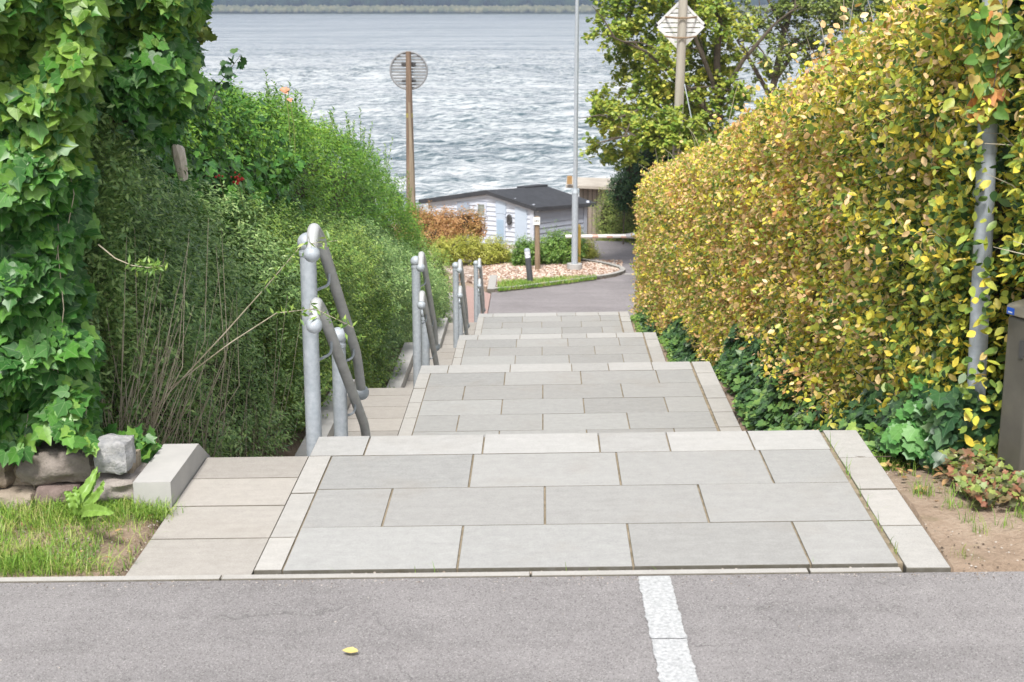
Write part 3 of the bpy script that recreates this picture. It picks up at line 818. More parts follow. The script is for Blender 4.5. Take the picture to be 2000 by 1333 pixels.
# --- ivy growing along the foot of the beech hedge
def ivy_right():
    n = 15000
    Y = 6.0 + 17.2 * rng.random(n) ** 1.25; t = rng.random(n)
    wd = np.interp(Y, [6, 8, 11, 24], [.18, .30, .24, .16]); hgt = np.interp(Y, [6, 7.5, 12, 24], [.36, .50, .36, .25]) * (1 + .5 * n3(Y * 4, Y * 2, 1.0))
    out_ = wd * (1 - t ** 2) + .05 * n3(Y * 4, t * 4, 2.0)
    X = 1.70 - out_ + rng.random(n) ** 1.5 * .12; z = ground(X, Y) + .02 + t * hgt
    P = np.stack([X, Y, z], 1); Nn = unit(np.stack([-np.ones(n) * (.4 + t), -.2 * np.ones(n), 1.1 - t * .6], 1))
    nn, uu = orient(Nn, .45, .5, .3); L = rng.uniform(.035, .07, n)
    o = leaves('ivy', P, nn, uu, L, L * rng.uniform(.8, 1.05, n), T_IVY, GRN['ivy_mid'])
    tag(o, 'dark glossy ivy creeping along the foot of the yellow beech hedge', 'ivy', None, 'stuff')
    n = 6500
    Y = 6.05 + 16 * rng.random(n) ** 1.2; X = 1.42 + .22 * rng.random(n) ** 1.3 + .05 * n3(Y * 5, Y * 2, 1.)
    P = np.stack([X, Y, ground(X, Y) + rng.random(n) * .09], 1)
    nn = unit(rng.normal(0, .5, (n, 3)) + [-.3, -.3, 1]); L = rng.uniform(.015, .038, n)
    tag(leaves('weeds', P, nn, rng.normal(0, 1, (n, 3)), L, L * .8, T_HEART, GRN['mid']), 'low bright green weeds edging the paved terraces on the hedge side', 'weeds', None, 'stuff')
ivy_right()

# --- left: ivy over the old garden wall, next to the road
def ivy_left():
    r = empty('ivy', (-2.3, 5.3, .2), 'big leaved bright green ivy draped over the garden wall beside the road', 'ivy')
    P = []; T = []
    n = 14500
    px = rng.uniform(-330, 190, n); py = rng.uniform(-260, 905, n)
    edge = 182 + 14 * np.sin(py * .021) + 10 * np.sin(py * .057 + 1) - np.interp(py, [-200, 250, 330, 700, 800, 900], [-10, -5, 18, 12, -5, -60])
    bot = 884 + 16 * np.sin(px * .05) - np.interp(px, [-300, 0, 120, 200], [-20, 0, 30, 15])
    k = (px < edge) & (py < bot); px, py = px[k], py[k]; edge = edge[k]
    cur = np.clip((px - (edge - 70)) / 70, 0, 1) ** 2 * .30
    lump = n3(px * .012, py * .011, px * .003, 1.2) * .13
    Y = 5.16 - lump + cur + rng.random(len(px)) ** 1.5 * .22 - .10 * np.clip((330 - py) / 500, 0, 1)
    for a, b_, c in zip(px, py, Y): P.append(at(a, b_, c))
    P = np.array([tuple(p) for p in P]); n = len(P)
    Nn = unit(np.stack([.2 + cur * 3, -np.ones(n), .35 + 0 * cur], 1)); nn, uu = orient(Nn, .42, .8, .35)
    L = rng.uniform(.038, .088, n) * np.where(rng.random(n) < .3, .75, 1)
    top = (py < 240 + 90 * np.sin(px * .01)) & (rng.random(n) < .62)
    leaves('leaves', P[~top], nn[~top], uu[~top], L[~top], L[~top] * rng.uniform(.85, 1.1, (~top).sum()), T_IVY, GRN['ivy'], r, .35)
    leaves('young_leaves', P[top], nn[top], uu[top], L[top] * .9, L[top] * .8, T_HEART, GRN['ivy_top'], r, .35)
    c = MB()
    vs = [tuple(at(a, b_, Y_)) for (a, b_, Y_) in ((-360, 905, 5.50), (140, 905, 5.50), (140, -280, 5.6), (-360, -280, 5.5), (-360, 930, 6.2), (150, 930, 6.1), (150, -280, 6.1), (-360, -280, 6.2))]
    c.add(vs, [(0, 1, 2, 3), (7, 6, 5, 4), (0, 4, 5, 1), (1, 5, 6, 2), (2, 6, 7, 3), (3, 7, 4, 0)])
    c.build('dark_core', M['twig'], r)  # solid dark backing added behind the ivy leaves
    s_ = MB()
    for k in range(12):
        a, b_ = random.uniform(-20, 180), random.uniform(100, 860)
        p = at(a, b_, 5.26); q = at(a + random.uniform(-15, 15), b_ + random.uniform(60, 190), 5.24)
        s_.tube([p, (p + q) / 2 + Vector((random.uniform(-.03, .03), -.02, 0)), q], .0018, 5)
    s_.build('runners', M['stem'], r)['kind'] = 'stuff'
    n = 330; px = rng.uniform(150, 312, n); py = rng.uniform(835, 915, n); k = (py > 838 + (px - 150) * .10) & ~((px < 262) & (py > 872)); px, py = px[k], py[k]
    P = np.array([tuple(at(a, c, 5.42 + rng.random() * .16)) for a, c in zip(px, py)]); q = P[:, 0] < -1.575; P = P[q]; nn, uu = orient(unit(np.tile([.2, -1, .6], (len(P), 1))), .45, .6, .3)
    L = rng.uniform(.035, .065, len(P)); leaves('trailing_leaves', P, nn, uu, L, L * .9, T_IVY, GRN['ivy'], r, .3)
    return r
ivy_left()

def ivy_over():
    r = empty('ivy', (-2.0, 6.2, .8), 'overhanging arch of ivy high above the grey green shrub', 'ivy')
    n = 8500
    px = rng.uniform(150, 410, n); py = rng.uniform(-220, 330, n)
    right = np.interp(py, [-220, 0, 60, 100, 130, 180, 230, 270, 330], [430, 395, 375, 372, 385, 392, 350, 330, 250]) + 8 * np.sin(py * .08)
    bot = np.interp(px, [150, 220, 260, 320, 400], [215, 205, 230, 320, 260])
    k = (px < right) & (py < bot); px, py, right = px[k], py[k], right[k]
    cur = np.clip((px - (right - 80)) / 80, 0, 1) ** 2 * .4
    Y = 6.0 - n3(px * .015, py * .014, 1.) * .15 + cur + rng.random(len(px)) ** 1.4 * .35
    P = np.array([tuple(at(a, b_, c)) for a, b_, c in zip(px, py, Y)]); n = len(P)
    nn, uu = orient(unit(np.stack([.4 + cur * 2, -np.ones(n), .5 + 0 * cur], 1)), .45, .9, .3)
    L = rng.uniform(.04, .08, n)
    top = (py < 110 - (px - 200) * .25) & (rng.random(n) < .6)
    leaves('leaves', P[~top], nn[~top], uu[~top], L[~top], L[~top] * .9, T_IVY, GRN['ivy'], r, .3)
    leaves('young_leaves', P[top], nn[top], uu[top], L[top], L[top] * .85, T_HEART, GRN['ivy_top'], r, .3)
    c = MB(); vs = [tuple(at(a, b_, Y_)) for (a, b_, Y_) in ((120, 240, 6.45), (290, 240, 6.5), (330, -240, 6.6), (120, -240, 6.45), (120, 240, 6.9), (290, 240, 6.9), (330, -240, 6.9), (120, -240, 6.9))]
    c.add(vs, [(0, 1, 2, 3), (7, 6, 5, 4), (0, 4, 5, 1), (1, 5, 6, 2), (2, 6, 7, 3), (3, 7, 4, 0)]); c.build('dark_core', M['twig'], r)  # dark solid block added as backing for the overhanging ivy
ivy_over()

# --- front shrubs along the narrow lane (three plants down the slope)
zt_f = I([5.9, 7.3, 10.2, 12.5, 15, 19.6, 24], [1.50, .98, .40, .0, -.42, -1.45, -2.55])
XF = I([5.9, 6.8, 9, 24], [-1.80, -1.70, -1.66, -1.62])
def shrub(name_label, Y0, Y1, n, mat, size, near, seed, slim=.34, zlow=.0, bias=1.2, coremat=None, depth=.34):
    r = empty('shrub', (-2.1, (Y0 + Y1) / 2, float(G((Y0 + Y1) / 2))), name_label, 'shrub')
    zb = lambda y: Gs(y) + zlow
    P, Nn = face_points(n, XF, Y0, Y1, zb, zt_f, 1, depth, .22, .7, near, .13, 1.6, bias)
    if zlow > 0 or near > .1:      # thin out the leaves low down, where the bare stems show
        h = P[:, 2] - Gs(P[:, 1]); k = rng.random(len(P)) < np.interp(h, [0, .15, .5, .8], [.45, .7, .95, 1]); P, Nn = P[k], Nn[k]
    q = rng.random(len(P)) < .06
    nn, uu = orient(Nn, .7, -.15, .35); uu[:, 2] += .3
    Ps, Ns, Us = sprays(P[q], Nn[q], 16, .24, .9, .5, .004)
    kp = ~q & (rng.random(len(P)) < .35)
    P = np.concatenate([P[kp], Ps]); nn = np.concatenate([nn[kp], Ns]); uu = np.concatenate([uu[kp], Us])
    L = rng.uniform(*size, len(P))
    leaves('leaves', P, nn, uu, L, L * slim, T_SMALL, mat, r, .4)
    core_hedge('dark_core', lambda y: XF(y) - .12, Y0 + .1, Y1, zb, lambda y: zt_f(y) - .1, 1, .26, .6, r, M['twig'])
    return r
s1 = shrub('tall grey green small leaved shrub with bare pale stems fanning from its base', 5.95, 9.3, 84000, GRN['lon'], (.022, .044), .40, 1, .36, .0, 1.25)
shrub('dense olive green shrub behind the largest handrail, above the dirt strip', 9.2, 14.2, 74000, GRN['lon_y'], (.022, .042), 0, 2, .42)
shrub('loose grey green shrub beside the third and fourth handrails', 14.0, 23.6, 70000, GRN['lon'], (.026, .048), 0, 3, .42)
# stems
st = MB()
for k in range(140):
    if k < 90: bx, by = random.uniform(-1.95, -1.75), 5.98 + random.random() ** 2 * .9; clump = True
    else: bx, by = random.uniform(-1.80, -1.64), random.uniform(6.2, 9.2)
    bz = float(ground(bx, by)) + .02
    hgt = random.uniform(.5, 1.3) * random.uniform(.6, 1); lx = random.uniform(-.35, .75) * hgt * (.9 if k < 90 else .35); ly = random.uniform(-.12, .35) * hgt * .6
    p0 = Vector((bx, by, bz)); p2 = p0 + Vector((lx * .9, ly - .05, hgt)); p1 = (p0 + p2) / 2 + Vector((lx * .12, -.04, .04))
    p2.x = min(p2.x, -1.50)
    st.tube([p0, p0.lerp(p1, .5) + Vector((0, 0, .015)), p1, p1.lerp(p2, .5) + Vector((0, 0, .01)), p2], [.0028, .0024, .002, .0016, .0008], 5)
st.build('stems', M['stem'], s1)
# long arching shoots over the handrail with sprigs
ar = MB(); SP = []; SU = []
for path in ([(330, 760, 6.0), (450, 670, 5.95), (540, 612, 5.9), (615, 603, 5.85), (690, 640, 5.8)], [(300, 800, 6.0), (440, 650, 5.95), (520, 560, 5.9), (590, 478, 5.85), (660, 470, 5.8)],
             [(192, 478, 5.35), (225, 505, 5.34), (258, 519, 5.33), (290, 523, 5.31), (322, 519, 5.3)]):
    pts = [at(*p) for p in path]; ar.tube(pts, [.0032, .0028, .0022, .0015, .001][:len(pts)], 5)
    for a, c in zip(pts[-3:], pts[-2:]):
        for k in range(26):
            SP.append(tuple(a.lerp(c, k / 26) + Vector((random.gauss(0, .012), random.gauss(0, .012), random.gauss(0, .012))))); SU.append((random.gauss(0, 1), random.gauss(0, 1), random.gauss(.2, .8)))
ar.build('arching_stems', M['stem'], s1)['kind'] = 'stuff'
SP = np.array(SP); leaves('sprig_leaves', SP, unit(rng.normal(0, 1, SP.shape) + [0, -.6, .4]), np.array(SU), rng.uniform(.03, .05, len(SP)), .012, T_SMALL, GRN['lon_y'], s1)

# --- taller plants behind them
zt_b = I([7.2, 8.9, 11, 12.7, 15, 17.8, 20, 21.9, 24], [1.62, 1.44, 1.14, .98, .68, .17, -.38, -.95, -1.7])
XB = lambda y: np.full_like(np.asarray(y, float), -2.02)
def back_plant(label, Y0, Y1, n, mat, size, tmpl, slim, kind, shoots=0, zlo=.5):
    r = empty(kind, (-2.5, (Y0 + Y1) / 2, float(G((Y0 + Y1) / 2))), label, 'hedge' if kind == 'privet_hedge' else 'ivy')
    zb = lambda y: Gs(y) + zlo
    P, Nn = face_points(n, XB, Y0, Y1, zb, zt_b, 1, .3, .35, 1.0, .06, .16, 1.8, 1.2, 1.2)
    nn, uu = orient(Nn, .6, .1, .4)
    if tmpl is T_SMALL:
        q = rng.random(len(P)) < .06; Ps, Ns, Us = sprays(P[q], Nn[q], 14, .22, 1.1, .5, .004); kp = ~q & (rng.random(len(P)) < .4)
        P = np.concatenate([P[kp], Ps]); nn = np.concatenate([nn[kp], Ns]); uu = np.concatenate([uu[kp], Us])
    L = rng.uniform(*size, len(P))
    leaves('leaves', P, nn, uu, L, L * slim, tmpl, mat, r, .4)
    core_hedge('dark_core', XB, Y0, Y1, zb, zt_b, 1, .3, .8, r, M['twig'])
    if shoots:
        tb = MB(); SP = []; SU = []
        for k in range(shoots):
            y = random.uniform(Y0, Y1); x = -2.02 - random.random() * .8; z = float(zt_b(y)) - .12; h = random.uniform(.18, .42)
            q = Vector((x + random.gauss(0, .05), y + random.gauss(0, .05), z + h)); p = Vector((x, y, z)); tb.tube([p, q], [.003, .001], 5)
            for j in range(22):
                t = j / 22; SP.append(tuple(p.lerp(q, t))); an = j * 2.4
                SU.append((math.cos(an), math.sin(an), .6))
        tb.build('shoots', M['greenstem'], r)['kind'] = 'stuff'; SP = np.array(SP); SU = np.array(SU)
        leaves('shoot_leaves', SP, unit(np.stack([-SU[:, 0], -SU[:, 1], np.ones(len(SU)) * 1.2], 1)), SU, .042, .019, T_SMALL, mat, r)
    return r
bi = back_plant('mid green ivy tangle between the overhanging ivy and the privet, red berries in it', 7.3, 11.8, 9500, GRN['ivy'], (.035, .07), T_IVY, .9, 'ivy', 0, .9)
back_plant('bright green privet hedge with upright shoots against the water', 11.3, 23.8, 80000, GRN['priv'], (.028, .048), T_SMALL, .48, 'privet_hedge', 110)
# young growth and privet sprays in front of the ivy tangle
P, Nn = face_points(16000, lambda y: XB(y) + .02, 7.8, 12.2, lambda y: zt_b(y) - .5, zt_b, 1, .2, .5, .9, .05, .16, 1.8)
nn, uu = orient(Nn, .6, 0, .4); leaves('privet_leaves', P, nn, uu, rng.uniform(.025, .045, len(P)), .018, T_SMALL, GRN['priv'], bi)
# wild sprig and berries, rose
def sprig(name, label, cat, pts, leafmat, nleaf, size, tmpl, rr=.003, slim=.9):
    r = empty(name, pts[0], label, cat); b = MB(); b.tube(pts, [rr * (1 - .2 * i) for i in range(len(pts))], 6); b.build('stem', M['bark'], r)
    SP = []
    for k in range(nleaf):
        i = min(int((.25 + .75 * random.random()) * (len(pts) - 1)), len(pts) - 2); q = Vector(pts[i]).lerp(Vector(pts[i + 1]), random.random()); SP.append(tuple(q + Vector([random.gauss(0, .025) for _ in range(3)])))
    SP = np.array(SP); leaves('leaves', SP, unit(rng.normal(0, 1, SP.shape) + [0, -1, .3]), rng.normal(0, 1, SP.shape), rng.uniform(*size, len(SP)), size[1] * slim, tmpl, leafmat, r)
    return r
sprig('hawthorn_sprig', 'dark leaved hawthorn shoot sticking out above the ivy against the sea', 'shoot', [at(405, 215, 8.2), at(425, 170, 8.1), at(450, 135, 8.0), at(470, 108, 8.0)], GRN['conif'], 26, (.03, .05), T_LOBED)
sprig('oak_sprig', 'olive brown lobed leaves poking out beside the top of the overhanging ivy', 'shoot', [at(330, 30, 7), at(365, 50, 7), at(400, 70, 7.0)], GRN['olive'], 60, (.035, .06), T_LOBED)
def flower(name, label, cat, c, n, rad, col, col2, size):
    r = empty(name, c, label, cat); m_ = simple(name + '_petal', col, col2, 60, .5, 0)
    b = MB()
    for k in range(n):
        p = Vector(c) + Vector([random.gauss(0, rad) for _ in range(3)]); b.ball(p, size * random.uniform(.8, 1.2), 8, 6, sc=(1, 1, random.uniform(.8, 1.1)))
    b.build('berries', m_, r, True); s = MB(); s.tube([Vector(c) + Vector((0, .1, -.15)), Vector(c) + Vector((0, .03, -.05)), c], .002, 5); s.build('stem', M['greenstem'], r); return r
flower('berry_cluster', 'bright red berry cluster in the middle of the left shrubs', 'berries', at(464, 350, 7.05), 20, .014, (.40, .02, .015), (.55, .05, .02), .0062)
flower('berry_cluster', 'two small red berries up left of the larger red cluster', 'berries', at(428, 341, 7.0), 3, .010, (.40, .02, .015), (.55, .05, .02), .006)
P = []; U_ = []
def rose(c, s, label):
    r = empty('rose', c, label, 'flower'); n = 16
    P = np.tile(tuple(c), (n, 1)); a = np.arange(n) * 2.4
    U = np.stack([np.cos(a), np.sin(a) * .6, .25 + .05 * np.arange(n)], 1)
    leaves('petals', P, unit(np.stack([-np.cos(a) * .3, -1 + 0 * a, .8 + 0 * a], 1)), U, s, s * .8, T_HEART, leaf_mat('rose_petal', [(0, (.65, .25, .13)), (1, (.75, .42, .26))], trans=.4), r)
    b = MB(); b.tube([Vector(c) + Vector((.02, .02, -.35)), Vector(c) + Vector((.02, 0, -.15)), c], .003, 5); b.build('stem', M['greenstem'], r)
rose(at(556, 178, 9.5), .035, 'pale orange rose bloom above the hedge against the sea')
rose(at(566, 196, 9.5), .022, 'smaller orange rosebud just below the open rose')
P = []
for (px, py) in ((3, 422), (4, 510), (2, 560)):
    rose_c = at(px, py, 5.2); r = empty('red_leaf', rose_c)
    n = 5; a = np.arange(n) * 1.3
    o = leaves('red_leaf_blade', np.tile(tuple(rose_c), (n, 1)), unit(rng.normal(0, .4, (n, 3)) + [0, -1, .2]), np.stack([np.cos(a), 0 * a, np.sin(a)], 1), .03, .03, T_HEART, GRN['red'], r)
    tag(r, 'small red autumn leaf cluster among the ivy at the very edge of the view', 'leaves', 'red leaves in the ivy')

# weathered stump end showing through the shrubs
b = MB(); pts = [at(358, 348, 6.72), at(354, 325, 6.68), at(348, 295, 6.62), at(338, 268, 6.58)]
b.tube(pts, [.024, .030, .032, .008], 7)
M['greywood'] = simple('weathered_wood', (.50, .44, .37), (.85, .78, .70), 14, .85, .6, .006, 40, stretch=(3, 3, .4))
o = b.build('fence_stake', M['greywood']); tag(o, 'pale broken wooden stake end showing through the shrubs under the ivy', 'stake')

# ------------------------------------------------------------------ garden wall of field stones
gw = empty('stone_wall', (-2.2, 5.45, 0), 'low wall of old field stones under the ivy beside the grass', 'wall')
M['mortar'] = simple('mortar', (.22, .17, .12), (.46, .39, .30), 30, .95, .9, .012, 60)
def stone(px0, px1, py0, py1, Y, c1, c2, sc=20, parent=gw, name='stone', dep=.15, seed=0):
    a = at(px0, py1, Y); d = at(px1, py0, Y); ctr = (a + d) / 2; hx, hz_ = (d.x - a.x) / 2, (d.z - a.z) / 2
    b = MB(); b.ball((0, 0, 0), 1.0, 40, 26)
    out = []
    for (x, y, z) in b.v:
        e = .28; f = lambda q: math.copysign(abs(q) ** e, q)
        m_ = max(abs(x), abs(y), abs(z)) or 1; k = .55
        X = (x * (1 - k) + x / m_ * k); Y_ = (y * (1 - k) + y / m_ * k); Z = (z * (1 - k) + z / m_ * k)
        nz = mnoise.noise(Vector((x * 1.7 + seed, y * 1.7, z * 1.7))) * .16 + mnoise.noise(Vector((x * 6 + seed, y * 6, z * 6))) * .04
        s = 1.08 + nz
        out.append((ctr.x + X * hx * s, ctr.y + dep + Y_ * dep * s, ctr.z + Z * hz_ * s))
    b.v = out
    return b.build(name, simple('stone_%d' % seed, c1, c2, sc, .85, .9, .006, 90), parent, True)
stone(28, 178, 888, 950, 5.20, (.12, .10, .085), (.32, .28, .25), 14, seed=1)
stone(184, 246, 866, 930, 5.17, (.20, .21, .225), (.47, .46, .45), 30, seed=2, dep=.07)
stone(-150, 12, 900, 960, 5.20, (.16, .12, .09), (.36, .30, .24), 14, seed=3)
stone(65, 150, 955, 1000, 5.17, (.10, .07, .06), (.26, .20, .18), 14, seed=4)
stone(-20, 60, 966, 1010, 5.16, (.20, .16, .12), (.40, .34, .27), 14, seed=5)
stone(160, 262, 940, 985, 5.17, (.20, .175, .155), (.38, .34, .31), 14, seed=6)
b = MB(); vs = []
for i in range(40):
    x = -3.4 + 1.81 * i / 39
    for (y, z) in ((5.27, -.1), (5.255 + .02 * random.random(), .04), (5.27 + .02 * random.random(), .14), (5.29, .16), (5.38, .16), (5.38, -.1)): vs.append((x, y + random.uniform(-.012, .012), z + random.uniform(-.008, .008) + float(shear(x, 5))))
fs = [(i * 6 + k, i * 6 + k + 6, i * 6 + (k + 1) % 6 + 6, i * 6 + (k + 1) % 6) for i in range(39) for k in range(6)] + [tuple(range(6))[::-1], tuple(range(234, 240))]
b.add(vs, fs); b.build('mortar', M['mortar'], gw)

# ------------------------------------------------------------------ grass
def grass(name, label, pts, hmin, hmax, w, mat=None, lean=.5):
    n = len(pts); P = np.array(pts); a = rng.uniform(0, 6.28, n); h = rng.uniform(hmin, hmax, n)
    dx, dy = np.cos(a), np.sin(a); ln = rng.uniform(.1, 1, n) * lean * h
    sx, sy = -dy * w / 2, dx * w / 2; v = []
    for (t, ww) in ((0, 1), (.45, .8), (.8, .45), (1, .05)):
        cx = P[:, 0] + dx * ln * t * t; cy = P[:, 1] + dy * ln * t * t; cz = P[:, 2] + h * (t - .25 * t * t * ln / h)
        v.append(np.stack([cx - sx * ww, cy - sy * ww, cz], 1)); v.append(np.stack([cx + sx * ww, cy + sy * ww, cz], 1))
    v = np.stack(v, 1).reshape(-1, 3); base = (np.arange(n) * 8)[:, None, None]
    f = (base + np.array([[0, 1, 3, 2], [2, 3, 5, 4], [4, 5, 7, 6]])[None]).reshape(-1, 4)
    me = bpy.data.meshes.new(name); me.from_pydata(v.tolist(), [], f.tolist()); me.uv_layers.new(name='leaf')
    return tag(link(name, me, mat or GRN['grassy']), label, 'grass', None, 'stuff')
pts = []
while len(pts) < 15000:
    x, y = random.uniform(-3.1, -1.42), random.uniform(4.53, 5.20)
    px = x * 545 + 1057
    d = .5 + .7 * n3(x * 4, y * 4, 1.0)
    edge = 196 + 45 * math.sin(y * 9) - (y - 4.9) * 190
    if (px < edge and random.random() < d) or (random.random() < .06 and px < 330):
        pts.append((x, y, float(ground(x, y)) - .015))
for k in range(900):
    cx, cy = random.choice(((-1.50, 5.10), (-1.56, 5.13), (-1.70, 5.13), (-1.45, 5.06), (-1.85, 5.12))); x, y = random.gauss(cx, .035), random.gauss(cy, .03); pts.append((x, y, float(ground(x, y)) - .01))
grass('grass', 'uneven green and straw coloured grass between the road and the garden wall', pts, .015, .085, .003, lean=1.6)
pts = []
while len(pts) < 8500:
    y = random.uniform(5.5, 8.2); x = random.uniform(1.4, 1.95)
    px = 1057 + x * 2778 / (y * .973 + .45)
    if .5 + .9 * n3(x * 5, y * 4, 2.0) > random.random() * 1.4 and y > 5.75: pts.append((x, y, float(ground(x, y)) - .015))
for k in range(36): y = random.uniform(4.55, 5.95); pts.append((1.226, y, float(shear(1.22, y)) - .004))
for k in range(14): pts.append((random.uniform(-.85, 1.2), 4.512, -.03))
for k in range(46):
    cx, cy = random.uniform(1.42, 2.0), random.uniform(4.6, 5.8)
    for j in range(16): x, y = random.gauss(cx, .02), random.gauss(cy, .02); pts.append((x, y, float(ground(x, y)) - .012))
grass('grass', 'patchy bright green grass on the bare soil at the foot of the beech hedge', pts, .02, .085, .003, lean=.9)

# litter, pebbles, crumbs
def chips(name, label, pts, size, mats, cat='pebbles', flat=.6):
    b = MB()
    for (x, y, z) in pts:
        s = random.uniform(*size); n = 6; a0 = random.random() * 6
        ring = [(x + math.cos(a0 + k * 1.047) * s * random.uniform(.7, 1.1), y + math.sin(a0 + k * 1.047) * s * random.uniform(.7, 1.1), z) for k in range(n)]
        top = [(x + (p[0] - x) * .6, y + (p[1] - y) * .6, z + s * flat * random.uniform(.7, 1.1)) for p in ring]
        b.add(ring + top, [tuple(range(6, 12))] + [(k, (k + 1) % 6, 6 + (k + 1) % 6, 6 + k) for k in range(6)], random.randrange(len(mats)))
    return tag(b.build(name, mats), label, cat, None, 'stuff')
pm = [simple('pebble_a', (.18, .14, .10), (.30, .25, .2), 40, .9, 0), simple('pebble_b', (.40, .35, .30), (.55, .5, .45), 40, .9, 0), simple('pebble_c', (.07, .05, .04), (.12, .09, .06), 40, .9, 0)]
pp = []
for k in range(1500):
    if random.random() < .55: x, y = 1.40 + random.random() ** 1.2 * .8, random.uniform(4.5, 6.2)
    else: x, y = random.uniform(-1.95, -1.42), random.uniform(4.54, 5.3)
    pp.append((x, y, float(ground(x, y)) - .014))
for k in range(260): x = random.uniform(XL0, XR0); y = 4.515 + random.gauss(0, .006); pp.append((x, y, float(shear(x, y)) - .012))
for k in range(240): y = random.uniform(4.55, 5.95); x = 1.226 + random.gauss(0, .004); pp.append((x, y, float(shear(x, y)) - .008))
chips('pebbles', 'small stones and crumbs of soil scattered along the edges of the paving', pp, (.002, .006), pm)
pp = [(random.uniform(-2.5, 2.2), random.uniform(3.2, 4.4)) for _ in range(60)]
pp += [(random.uniform(-3, 1.6), 4.452 - abs(random.gauss(0, .03))) for _ in range(420)]
chips('grit', 'dark specks of grit scattered on the asphalt', [(x, y, float(shear(x, y)) - .002) for x, y in pp], (.0015, .004), pm, 'grit', .4)

def leaf_thing(name, label, cat, P, N, U, L, W_, tm, mat, grp=None):
    o = leaves(name, np.array([P], float), unit(np.array([N], float)), np.array([U], float), L, W_, tm, mat, None, .8)
    o.data.name = name; return tag(o, label, cat, grp)
lit = leaf_mat('litter_leaf', [(0, (.10, .05, .03)), (.4, (.30, .17, .08)), (.7, (.48, .30, .14)), (1, (.60, .50, .20))], trans=.1)
n = 620; Y = np.concatenate([rng.uniform(4.9, 6.6, 380), rng.uniform(6.5, 22, 240)]); X = 1.42 + rng.random(n) ** .8 * np.where(Y < 6, .75, .25)
P = np.stack([X, Y, ground(X, Y) + .006 + rng.random(n) * .02], 1); k = P[:, 1] > 4.9 + (rng.random(n) * .35); P = P[k]
L = rng.uniform(.02, .042, len(P)); tag(leaves('leaf_litter', P, unit(rng.normal(0, .28, P.shape) + [0, 0, 1]), rng.normal(0, 1, P.shape), L, L * .65, T_BEECH, lit, None, .9), 'brown and yellow fallen beech leaves littering the soil below the hedge', 'leaf litter', None, 'stuff')
n = 170; X = rng.uniform(-3, -1.43, n); Y = rng.uniform(4.6, 5.2, n); P = np.stack([X, Y, ground(X, Y) + .01], 1)
L = rng.uniform(.012, .03, n); tag(leaves('leaf_litter', P, unit(rng.normal(0, .3, P.shape) + [0, 0, 1]), rng.normal(0, 1, P.shape), L, L * .3, T_BEECH, lit, None, .9), 'dry bits of leaf and stalk lying in the grass by the garden wall', 'leaf litter', None, 'stuff')
yl = leaf_mat('yellow_fallen_leaf', [(0, (.62, .50, .16)), (1, (.68, .56, .22))], trans=.2)
br = leaf_mat('brown_fallen_leaf', [(0, (.36, .17, .06)), (1, (.46, .24, .10))], trans=.2)
p = on(700, 1273, .0); leaf_thing('fallen_leaf', 'single yellow leaf lying on the asphalt', 'leaf', (p.x, p.y, p.z + .012 + float(shear(p.x, p.y))), (0, -.35, 1), (-1, .1, .1), .05, .026, T_BEECH, yl)
p = at(296, 888, 5.75); leaf_thing('fallen_leaf', 'curled orange brown leaf behind the concrete block', 'leaf', p, (.2, -1, .4), (.3, 0, 1), .06, .06, T_LOBED, br)
for k, (px, py) in enumerate(((1538, 927), (1600, 905), (1560, 870), (1720, 880), (1620, 920))):
    p = on(px, py, .03); leaf_thing('fallen_leaf', 'pale yellow leaf lying on the soil beside the right edge stones', 'leaf', (p.x, p.y, float(ground(p.x, p.y)) + .02), (0, -.4, 1), (random.gauss(0, 1), random.gauss(0, 1), 0), .035, .028, T_BEECH, yl, 'yellow leaves fallen by the edge stones')
b = MB(); b.tube([on(1635, 888, .04), on(1680, 893, .05), on(1740, 892, .04)], .0022, 6)
tag(b.build('fallen_twig', M['bark']), 'thin dark twig lying across a right edge stone', 'twig')
b = MB(); b.tube([on(1905, 1075, .01), on(1960, 1085, .015), on(2030, 1098, .01)], .0035, 6)
tag(b.build('fallen_twig', M['stem']), 'pale stick lying on the sandy soil by the road', 'twig')

# dock plant in the grass
def big_leaf(path, wmax, parent, mat, name='leaf', wav=.012):
    """a ribbed blade along a path of points; width swells and tapers"""
    pts = [Vector(p) for p in path]; n = 22; b = MB(); vs = []; m = 7
    def cp(t):
        k = t * (len(pts) - 1); i = min(int(k), len(pts) - 2); f = k - i
        p0 = pts[max(i - 1, 0)]; p1 = pts[i]; p2 = pts[i + 1]; p3 = pts[min(i + 2, len(pts) - 1)]
        return .5 * ((2 * p1) + (p2 - p0) * f + (2 * p0 - 5 * p1 + 4 * p2 - p3) * f * f + (3 * p1 - p0 - 3 * p2 + p3) * f ** 3)
    uvs = []
    for i in range(n + 1):
        t = i / n; c = cp(t); d = (cp(min(t + .03, 1)) - cp(max(t - .03, 0))).normalized(); s = d.cross(Vector((0, -1, .5))).normalized(); nn_ = s.cross(d).normalized()
        w = wmax * (.10 + .9 * max(0, math.sin(math.pi * min(1, max(0, (t - .12) / .88)) ** .8))) * (1 if t < .97 else .5)
        for j in range(-3, 4):
            q = j / 3; vs.append(c + s * w * q + nn_ * (abs(q) * w * .35 + wav * abs(q) * math.sin(t * 38 + (2 if j > 0 else 0)) )); uvs.append((t, q * .5))
    fs = [(i * m + j, i * m + j + 1, (i + 1) * m + j + 1, (i + 1) * m + j) for i in range(n) for j in range(6)]
    b.add(vs, fs); o = b.build(name, mat, parent, True)
    uv = o.data.uv_layers.new(name='leaf')
    for l in o.data.loops: uv.data[l.index].uv = uvs[l.vertex_index]
    return o
dk = empty('dock_plant', on(155, 1020, 0), 'light green dock weed with long wavy leaves rising from the grass', 'weed')
c0 = at(158, 1018, 4.98)
